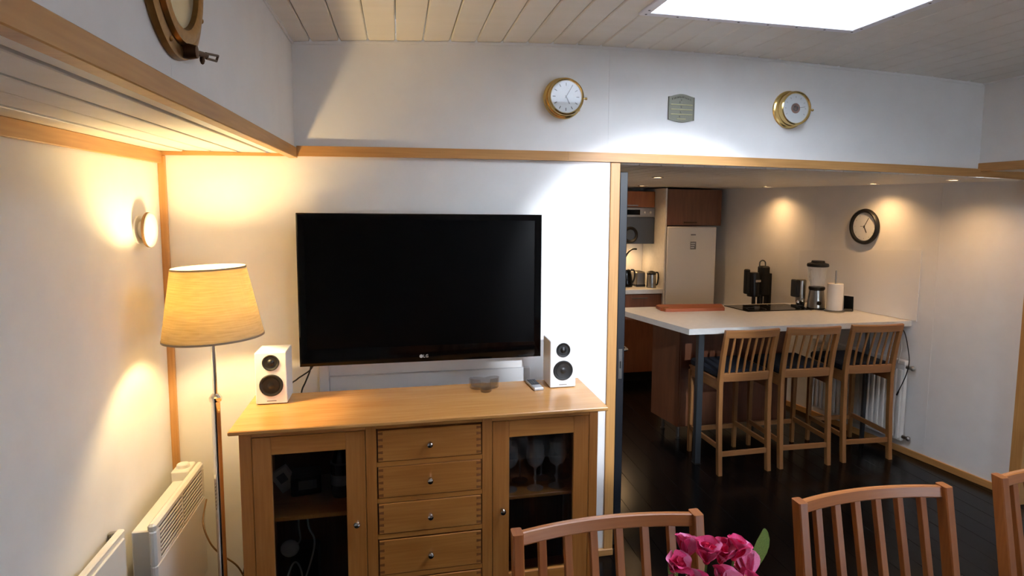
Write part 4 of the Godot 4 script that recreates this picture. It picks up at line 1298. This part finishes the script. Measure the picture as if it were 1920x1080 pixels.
	k.lathe([Vector2(0.020, 0.012), Vector2(0.054, 0.012), Vector2(0.056, 0.014), Vector2(0.056, 0.207), Vector2(0.054, 0.209), Vector2(0.020, 0.209)], 36, Transform3D.IDENTITY, true)
	part(t, "roll", k, M.paper)
	# tablet on its stand
	t = thing("tablet", "small dark tablet leaning on a stand by the wall", "tablet", Vector3(3.062, yt, -1.235))
	t.rotation.y = -0.35
	ORG = Vector3.ZERO
	var lean := Basis(Vector3.RIGHT, -0.36) * Basis(Vector3.BACK, -0.10)
	k = mb()
	k.box(lean * Vector3(0, 0.062, 0), Vector3(0.076, 0.118, 0.008), 0.002, lean)
	part(t, "case", k, M.silver_print)
	k = mb()
	k.box(lean * Vector3(0, 0.062, 0.0045), Vector3(0.070, 0.110, 0.001), 0, lean)
	part(t, "display", k, M.black_gloss)
	k = mb()
	k.prism(PackedVector2Array([Vector2(0.010, 0.0), Vector2(-0.075, 0.0), Vector2(-0.036, 0.075)]), 0, -0.03, 0.03)
	part(t, "stand", k, M.black)

func build_side_wall_things():
	# clock
	var t := thing("wall_clock", "round black rimmed clock on the kitchen wall", "clock", WF * Vector3(along(-1.235), 1.567, 0))
	t.basis = WF.basis
	ORG = Vector3.ZERO
	var k := mb()
	k.lathe([Vector2(0.104, 0.004), Vector2(0.128, 0.002), Vector2(0.132, 0.010), Vector2(0.128, 0.026), Vector2(0.118, 0.034), Vector2(0.108, 0.030), Vector2(0.103, 0.016)], 56, along_z(Vector3.ZERO), true)
	part(t, "rim", k, M.black)
	k = mb()
	k.lathe([Vector2(0, 0.002), Vector2(0.106, 0.002), Vector2(0.106, 0.012), Vector2(0, 0.012)], 48, along_z(Vector3.ZERO))
	var f := part(t, "dial", k, M.face)
	for h in [[0.524, 0.072, 0.005], [2.66, 0.050, 0.006]]:
		k = mb()
		k.box(Vector3(sin(h[0]), cos(h[0]), 0) * h[1] * 0.42 + Vector3(0, 0, 0.0150), Vector3(h[2], h[1] * 1.16, 0.001), 0, Basis(Vector3.BACK, -h[0]))
		part(f, "hand", k, M.ink)
	k = mb()
	k.box(Vector3(-0.012, 0.001, 0.017), Vector3(0.045, 0.0022, 0.001))
	part(f, "hand", k, M.ink)
	k = mb()
	for j in 12:
		var a := TAU * j / 12.0
		k.box(Vector3(sin(a) * 0.088, cos(a) * 0.088, 0.0122), Vector3(0.002, 0.008, 0.0006), 0, Basis(Vector3.BACK, -a))
	part(f, "hour_marks", k, M.print_grey)
	# glass splash panel
	t = thing("splash_panel", "pale glass splash panel on the wall above the counter", "splash panel", WF * Vector3(along(-1.3), 0.937, 0))
	t.basis = WF.basis
	var s0 := along(-1.88) - along(-1.3); var s1 := along(-0.765) - along(-1.3)
	ORG = Vector3.ZERO
	k = mb()
	k.prism(PackedVector2Array([Vector2(s0, 0.002), Vector2(s1, 0.002), Vector2(s1, 0.487), Vector2(s0, 0.410)]), 2, 0.001, 0.007)
	part(t, "sheet", k, M.splash)
	# radiator
	t = thing("radiator", "white ribbed radiator under the counter on the side wall", "radiator", WF * Vector3(along(-1.2), 0.10, 0))
	t.basis = WF.basis
	ORG = Vector3.ZERO
	var r0 := along(-1.62) - along(-1.2); var r1 := along(-0.785) - along(-1.2)
	k = mb()
	k.span(Vector3(r0, 0, 0.03), Vector3(r1, 0.555, 0.062), 0.004)
	part(t, "panel", k, M.enamel)
	var n := 19
	for i in n:
		var xc := lerpf(r0 + 0.025, r1 - 0.025, i / float(n - 1))
		k = mb()
		k.bar([[Vector3(xc, 0.02, 0.066), Vector3(0.013, 0, 0), Vector3(0, 0, 0.008)], [Vector3(xc, 0.50, 0.066), Vector3(0.013, 0, 0), Vector3(0, 0, 0.008)]], 0.005)
		part(t, "rib", k, M.enamel)
	k = mb()
	k.span(Vector3(r0 - 0.004, 0.535, 0.020), Vector3(r1 + 0.004, 0.562, 0.072), 0.004)
	part(t, "top_grille", k, M.enamel)
	for yy in [0.52, 0.03]:
		k = mb()
		k.tube([Vector3(r1 - 0.005, yy, 0.045), Vector3(r1 + 0.040, yy, 0.045)], 0.012, 12)
		k.ball(Vector3(r1 + 0.045, yy, 0.045), Vector3(0.017, 0.017, 0.017), 14)
		part(t, "valve", k, M.steel)
	k = mb()
	for x in [r0 + 0.08, r1 - 0.08]: k.span(Vector3(x, 0.15, 0), Vector3(x + 0.03, 0.45, 0.031), 0.001)
	part(t, "wall_bracket", k, M.grey_metal)
	# two cables that hang from the counter
	for c in [["charging_cable", "black cable dangling from the counter over the radiator", M.rubber, [[-0.83, 0.898, 0.085], [-0.785, 0.862, 0.086], [-0.748, 0.756, 0.090], [-0.733, 0.668, 0.092], [-0.750, 0.572, 0.094], [-0.800, 0.450, 0.092]], 0.0035], ["data_cable", "white cable dangling from the counter beside the black one", M.wire_white, [[-0.87, 0.898, 0.085], [-0.83, 0.865, 0.09], [-0.805, 0.80, 0.09], [-0.800, 0.74, 0.09], [-0.815, 0.675, 0.088]], 0.003]]:
		var pts := []
		for p in c[3]: pts.append(WF * Vector3(along(p[0]), p[1], p[2]))
		var d := thing(c[0], c[1], "cable", pts[0])
		k = mb()
		k.tube(smooth(pts, 6), c[4], 8)
		part(d, "wire", k, c[2])
		k = mb()
		var e: Vector3 = pts[-1]
		var dirv: Vector3 = (pts[-1] - pts[-2]).normalized()
		k.tube([e, e + dirv * 0.03], 0.0055, 8)
		part(d, "connector", k, c[2])
	# cordless vacuum on a wall dock
	var z := -2.235
	t = thing("cordless_vacuum", "dark grey cordless vacuum cleaner docked on the kitchen wall", "vacuum cleaner", WF * Vector3(along(z), 0.9, 0))
	t.basis = WF.basis
	ORG = Vector3.ZERO
	k = mb()
	k.span(Vector3(-0.035, -0.25, 0.0), Vector3(0.035, 0.22, 0.03), 0.004)
	part(t, "dock", k, M.black)
	k = mb()
	k.span(Vector3(-0.045, 0.02, 0.028), Vector3(0.045, 0.285, 0.105), 0.012)
	part(t, "motor_housing", k, M.rubber)
	k = mb()
	k.lathe([Vector2(0, 0.02), Vector2(0.05, 0.02), Vector2(0.055, 0.05), Vector2(0.055, 0.19), Vector2(0.045, 0.23), Vector2(0, 0.235)], 24, Transform3D(Basis.IDENTITY, Vector3(0.0, 0.0, 0.175)))
	part(t, "dust_bin", k, M.cone)
	k = mb()
	k.span(Vector3(-0.022, 0.045, 0.225), Vector3(0.022, 0.262, 0.268), 0.008)
	part(t, "battery", k, M.rubber)
	k = mb()
	k.tube(smooth([Vector3(0, 0.275, 0.05), Vector3(0, 0.32, 0.055), Vector3(0, 0.335, 0.085), Vector3(0, 0.318, 0.112), Vector3(0, 0.27, 0.112)], 6), 0.006, 8)
	part(t, "hanging_loop", k, M.grey_metal)
	k = mb()
	k.span(Vector3(0.056, 0.15, 0.14), Vector3(0.058, 0.17, 0.195), 0)
	part(t, "badge", k, M.silver_print)
	for p in [[-0.018, 0.07], [0.018, 0.12], [0.0, 0.165]]:
		k = mb()
		k.tube([Vector3(p[0], 0.03, p[1]), Vector3(p[0], -0.45, p[1])], 0.017, 12)
		part(t, "tube", k, M.navy)

func build_far_kitchen():
	var t := thing("base_cabinet", "dark brown base cabinet with a drawer at the far wall", "cabinet", Vector3(1.6, 0, -3.14))
	boxp(t, "carcass", Vector3(0.90, 0.10, ZK + 0.005), Vector3(2.275, 0.868, -2.895), M.walnut, 0)
	boxp(t, "plinth", Vector3(0.90, 0, ZK + 0.005), Vector3(2.275, 0.10, -2.95), M.black, 0)
	for x in [[1.40, 1.835], [1.84, 2.272]]:
		var d := boxp(t, "drawer", Vector3(x[0], 0.735, -2.894), Vector3(x[1], 0.862, -2.875), M.walnut, 0.002)
		boxp(d, "handle", Vector3(x[0] + 0.13, 0.822, -2.874), Vector3(x[1] - 0.145, 0.832, -2.858), M.steel, 0.002)
		var e := boxp(t, "door", Vector3(x[0], 0.105, -2.894), Vector3(x[1], 0.730, -2.875), M.walnut, 0.002)
		boxp(e, "handle", Vector3(x[0] + 0.13, 0.690, -2.874), Vector3(x[1] - 0.145, 0.700, -2.858), M.steel, 0.002)
	t = thing("countertop", "white counter top with kettle and toaster at the far wall", "worktop", Vector3(1.6, 0.868, -3.14))
	boxp(t, "slab", Vector3(0.90, 0.868, ZK + 0.002), Vector3(2.276, 0.910, -2.862), M.worktop, 0.002)
	t = thing("tall_panel", "tall cream panel between the microwave and the fridge", "panel", Vector3(2.285, 0, -3.13))
	boxp(t, "board", Vector3(2.2765, 0, ZK + 0.005), Vector3(2.294, 1.872, -2.85), M.worktop, 0.001)
	t = thing("wall_cabinet", "orange wooden wall cabinet above the microwave", "cabinet", Vector3(1.8, 1.69, -3.26))
	boxp(t, "carcass", Vector3(1.20, 1.688, ZK + 0.005), Vector3(2.274, 1.845, -3.122), M.orange_wood, 0)
	for x in [[1.20, 1.706], [1.710, 2.272]]:
		var d := boxp(t, "door", Vector3(x[0], 1.690, -3.121), Vector3(x[1], 1.843, -3.103), M.orange_wood, 0.002)
		boxp(d, "handle", Vector3(x[0] + 0.10, 1.700, -3.102), Vector3(x[1] - 0.18, 1.712, -3.082), M.steel, 0.002)
	t = thing("microwave", "grey built in microwave with a steel control strip", "microwave", Vector3(2.0, 1.33, -3.26))
	boxp(t, "casing", Vector3(1.70, 1.33, ZK + 0.005), Vector3(2.274, 1.686, -3.125), M.grey_metal, 0.002)
	var cs := boxp(t, "control_strip", Vector3(1.70, 1.594, -3.124), Vector3(2.274, 1.684, -3.103), M.steel, 0.002)
	boxp(cs, "display", Vector3(1.90, 1.615, -3.1035), Vector3(2.12, 1.665, -3.1018), M.black_gloss, 0)
	for x in [2.165, 2.225]:
		var k := mb()
		k.lathe([Vector2(0, 0), Vector2(0.013, 0), Vector2(0.012, 0.012), Vector2(0, 0.013)], 18, along_z(Vector3(x, 1.64, -3.103)))
		part(cs, "knob", k, M.chrome)
	boxp(t, "door", Vector3(1.70, 1.332, -3.124), Vector3(2.274, 1.590, -3.104), M.grey_metal, 0.002)
	var lamp := boxp(t, "hood_lamp", Vector3(1.92, 1.3245, -3.28), Vector3(2.16, 1.3300, -3.22), M.led, 0.001)
	lamp.set_meta("label", "warm light strip under the microwave")
	var hl := SpotLight3D.new()
	hl.name = "hood_light"
	hl.position = Vector3(2.04, 1.318, -3.25) - t.position
	hl.rotation.x = -PI / 2
	hl.light_color = Color(1.0, 0.79, 0.54)
	hl.light_energy = 0.10
	hl.light_size = 0.05
	hl.spot_angle = 80.0
	hl.spot_angle_attenuation = 0.6
	hl.spot_range = 8.0
	hl.spot_attenuation = 2.0
	hl.shadow_enabled = true
	t.add_child(hl)
	t = thing("round_dial", "small round black rimmed dial partly hidden by the dark door", "dial", Vector3(2.020, 1.420, -3.1035))
	ORG = Vector3.ZERO
	var k := mb()
	k.lathe([Vector2(0.050, 0.0), Vector2(0.078, 0.0), Vector2(0.080, 0.012), Vector2(0.068, 0.026), Vector2(0.052, 0.018)], 36, along_z(Vector3.ZERO), true)
	part(t, "rim", k, M.black)
	k = mb()
	k.lathe([Vector2(0, 0.001), Vector2(0.053, 0.001), Vector2(0.053, 0.008), Vector2(0, 0.008)], 32, along_z(Vector3.ZERO))
	part(t, "face", k, M.grey_metal)
	# fridge and the cabinet over it
	t = thing("fridge", "tall white fridge in the corner of the kitchen", "fridge", Vector3(2.55, 0, -3.13))
	boxp(t, "body", Vector3(2.300, 0.02, ZK + 0.01), Vector3(2.812, 1.510, -2.895), M.enamel, 0.004)
	var fd := boxp(t, "door", Vector3(2.300, 0.62, -2.892), Vector3(2.812, 1.510, -2.845), M.enamel, 0.008)
	boxp(t, "freezer_door", Vector3(2.300, 0.05, -2.892), Vector3(2.812, 0.612, -2.845), M.enamel, 0.008)
	boxp(fd, "badge", Vector3(2.543, 1.426, -2.8455), Vector3(2.594, 1.438, -2.8438), M.print_grey, 0)
	boxp(fd, "energy_sticker", Vector3(2.540, 1.292, -2.8455), Vector3(2.600, 1.366, -2.8440), M.print_grey, 0)
	for i in 3: boxp(fd, "sticker_line", Vector3(2.545, 1.305 + i * 0.02, -2.8442), Vector3(2.580 + i * 0.005, 1.313 + i * 0.02, -2.8434), M.face, 0)
	t = thing("fridge_cabinet", "dark brown cabinet above the white fridge", "cabinet", Vector3(2.6, 1.52, -3.13))
	boxp(t, "carcass", Vector3(2.296, 1.520, ZK + 0.01), Vector3(2.86, 1.866, -2.872), M.walnut, 0)
	var cd := boxp(t, "door", Vector3(2.297, 1.522, -2.871), Vector3(2.858, 1.864, -2.850), M.walnut, 0.002)
	boxp(cd, "handle", Vector3(2.465, 1.545, -2.849), Vector3(2.598, 1.556, -2.832), M.dark_brass, 0.002)
	# on the counter
	t = thing("toaster", "steel toaster between the kettle and the thermos jug", "toaster", Vector3(2.13, 0.910, -3.13))
	boxp(t, "body", Vector3(2.080, 0.922, -3.22), Vector3(2.180, 1.058, -3.06), M.steel, 0.012)
	boxp(t, "foot", Vector3(2.082, 0.910, -3.215), Vector3(2.178, 0.936, -3.062), M.black, 0.003)
	boxp(t, "slot", Vector3(2.10, 1.055, -3.20), Vector3(2.16, 1.060, -3.08), M.black, 0.001)
	t = thing("kettle", "black electric kettle half hidden behind the dark door", "kettle", Vector3(1.990, 0.910, -3.10))
	ORG = Vector3.ZERO
	k = mb()
	k.lathe([Vector2(0, 0), Vector2(0.062, 0), Vector2(0.064, 0.02), Vector2(0.058, 0.09), Vector2(0.045, 0.16), Vector2(0.03, 0.172), Vector2(0, 0.175)], 28)
	part(t, "body", k, M.black_gloss)
	k = mb()
	k.tube(smooth([Vector3(0.040, 0.165, 0.01), Vector3(0.072, 0.160, 0.02), Vector3(0.080, 0.10, 0.02), Vector3(0.062, 0.035, 0.012)], 6), 0.009, 10)
	part(t, "handle", k, M.black)
	t = thing("thermos_jug", "steel thermos jug with a black handle on the far counter", "jug", Vector3(2.245, 0.910, -3.04))
	t.position.x = 2.205
	t.position.z = -2.98
	ORG = Vector3.ZERO
	k = mb()
	k.lathe([Vector2(0, 0), Vector2(0.046, 0), Vector2(0.047, 0.01), Vector2(0.043, 0.13), Vector2(0, 0.131)], 28)
	part(t, "body", k, M.steel)
	k = mb()
	k.lathe([Vector2(0, 0.13), Vector2(0.044, 0.13), Vector2(0.045, 0.145), Vector2(0.035, 0.158), Vector2(0.012, 0.166), Vector2(0, 0.166)], 28)
	part(t, "lid", k, M.black)
	k = mb()
	k.tube(smooth([Vector3(0.034, 0.148, 0.01), Vector3(0.060, 0.146, 0.016), Vector3(0.064, 0.09, 0.016), Vector3(0.056, 0.035, 0.014), Vector3(0.042, 0.03, 0.01)], 6), 0.007, 10)
	part(t, "handle", k, M.black)
	t = thing("tap", "slim black kitchen tap bending over the far counter", "tap", Vector3(2.00, 0.910, -3.30))
	k = mb()
	k.tube(smooth([Vector3(2.00, 0.91, -3.30), Vector3(2.01, 1.05, -3.30), Vector3(2.03, 1.16, -3.28), Vector3(2.055, 1.235, -3.24), Vector3(2.085, 1.272, -3.20), Vector3(2.120, 1.275, -3.17)], 6), 0.009, 10)
	part(t, "spout", k, M.black)
	k = mb()
	k.lathe([Vector2(0, 0), Vector2(0.024, 0), Vector2(0.022, 0.03), Vector2(0, 0.032)], 20, Transform3D(Basis.IDENTITY, Vector3(2.00, 0.91, -3.30)))
	part(t, "collar", k, M.black)

func build_downlights():
	var spots := [[1.472, -1.124, "small ceiling downlight nearest the dark door"], [1.981, -2.709, "small ceiling downlight in front of the orange cabinet"], [2.866, -2.083, "small ceiling downlight near the fridge and side wall"], [3.030, -1.009, "small ceiling downlight above the paper towel and clock"], [3.005, -0.317, "small ceiling downlight at the right edge of the opening"], [1.60, -3.02, "small ceiling downlight over the far counter behind the door"]]
	var first: Node3D = null
	for s in spots:
		var at := Vector3(s[0], 1.8758 + 0.6 * camber(s[0]), s[1])
		if first == null:
			first = thing("downlight", s[2], "downlight", at, "downlights in the kitchen ceiling")
			ORG = Vector3.ZERO
			var k := mb()
			k.lathe([Vector2(0.026, 0.0), Vector2(0.039, 0.0), Vector2(0.040, -0.002), Vector2(0.036, -0.005), Vector2(0.028, -0.004)], 32, Transform3D.IDENTITY, true)
			part(first, "ring", k, M.chrome)
			k = mb()
			k.lathe([Vector2(0, -0.0035), Vector2(0.027, -0.0035), Vector2(0.027, 0.0), Vector2(0, 0.0)], 28)
			part(first, "lens", k, M.led, "glowing lens")
			var l := SpotLight3D.new()
			l.name = "lens_light"
			l.position = Vector3(0, -0.008, 0)
			l.rotation.x = -PI / 2
			l.light_color = Color(1.0, 0.79, 0.54)
			l.light_energy = DOWNLIGHT
			l.light_size = 0.022
			l.spot_angle = 72.0
			l.spot_angle_attenuation = 1.0
			l.spot_range = 12.0
			l.spot_attenuation = 2.0
			l.shadow_enabled = true
			first.add_child(l)
		else:
			copy_of(first, at, s[2])

func build_spot_rail():
	# rail of three spots on the ceiling behind the camera
	var at := Vector3(1.30, 2.40, 3.35)
	var t := thing("spot_rail", "white rail with three small spots on the ceiling behind the camera", "ceiling spots", at)
	ORG = Vector3.ZERO
	var k := mb()
	k.span(Vector3(-0.35, -0.020, -0.02), Vector3(0.35, 0.012, 0.02), 0.003)
	part(t, "rail", k, M.white_matt)
	var aims := [Vector3(0.30, 0.75, 2.4), Vector3(1.05, 1.25, 0.0), Vector3(2.4, 0.5, 2.6)]
	for i in 3:
		var p := Vector3(-0.26 + 0.26 * i, -0.075, 0)
		var dirv: Vector3 = (aims[i] - (at + p)).normalized()
		var b := Basis(Quaternion(Vector3.UP, dirv))
		k = mb()
		k.lathe([Vector2(0, -0.06), Vector2(0.026, -0.06), Vector2(0.034, -0.02), Vector2(0.036, 0.03), Vector2(0.033, 0.03), Vector2(0.030, 0.022), Vector2(0, 0.020)], 28, Transform3D(b, p))
		var h := part(t, "spot_head", k, M.white_matt)
		k = mb()
		k.tube([p + Vector3(0, 0.06, 0), p], 0.006, 8)
		part(h, "stem", k, M.white_matt)
		k = mb()
		k.lathe([Vector2(0, 0.020), Vector2(0.0295, 0.0225), Vector2(0.0295, 0.026), Vector2(0, 0.026)], 24, Transform3D(b, p))
		part(h, "lens", k, M.cool_led, "glowing lens")
		var l := SpotLight3D.new()
		l.name = "spot_light"
		l.position = p + dirv * 0.034
		l.basis = Basis.looking_at(dirv, Vector3.UP)
		l.light_color = Color(0.93, 0.96, 1.0)
		l.light_energy = SPOTS[i]
		l.light_size = 0.028
		l.spot_angle = [24.0, 14.0, 24.0][i]
		l.spot_angle_attenuation = 0.35
		l.spot_range = 14.0
		l.spot_attenuation = 2.0
		l.shadow_enabled = true
		t.add_child(l)

const LAMP := 0.34
const DOWNLIGHT := 0.24
const SPOTS := [0.5, 7.0, 0.5]

func _ready():
	# camera fitted to the photograph
	var cam := Camera3D.new()
	cam.name = "camera"
	cam.position = Vector3(-0.1802, 1.6955, 2.8605)
	cam.rotation = Vector3(deg_to_rad(-5.7762), deg_to_rad(-13.7291), deg_to_rad(0.6449))
	cam.near = 0.05
	cam.far = 60.0
	cam.projection = Camera3D.PROJECTION_FRUSTUM
	cam.size = 0.05 * 1080.0 / 1209.6
	cam.frustum_offset = Vector2(-82.04, -32.08) / 1209.6 * 0.05
	add_child(cam)
	cam.current = true
	# overcast sky, exposure
	var env := Environment.new()
	var sky := Sky.new()
	var sm := ProceduralSkyMaterial.new()
	sm.sky_top_color = Color(0.88, 0.93, 1.0)
	sm.sky_horizon_color = Color(0.91, 0.95, 1.0)
	sm.ground_horizon_color = Color(0.88, 0.92, 0.97)
	sm.ground_bottom_color = Color(0.74, 0.78, 0.83)
	sm.sun_angle_max = 0.0
	sky.sky_material = sm
	env.background_mode = Environment.BG_SKY
	env.sky = sky
	env.background_energy_multiplier = 13.0
	env.tonemap_mode = Environment.TONE_MAPPER_LINEAR
	env.tonemap_exposure = 1.8
	env.sdfgi_enabled = true
	env.ssao_enabled = true
	env.ssil_enabled = true
	var we := WorldEnvironment.new()
	we.name = "world_environment"
	we.environment = env
	add_child(we)

	var nrm := Vector3(-1, 0, TAPER).normalized()
	WF = Transform3D(Basis(Vector3.UP, atan2(nrm.x, nrm.z)), Vector3(WALL_X, 0, -0.5))
	make_materials()
	build_shell()
	build_kitchen_shell()
	build_sideboard()
	build_tv()
	build_peninsula()
	build_far_kitchen()
	build_seats()
	build_floor_lamp()
	build_heaters()
	build_speakers()
	build_side_wall_things()
	build_wall_brass()
	build_flowers()
	build_small_things()
	build_sideboard_contents()
	build_downlights()
	build_spot_rail()
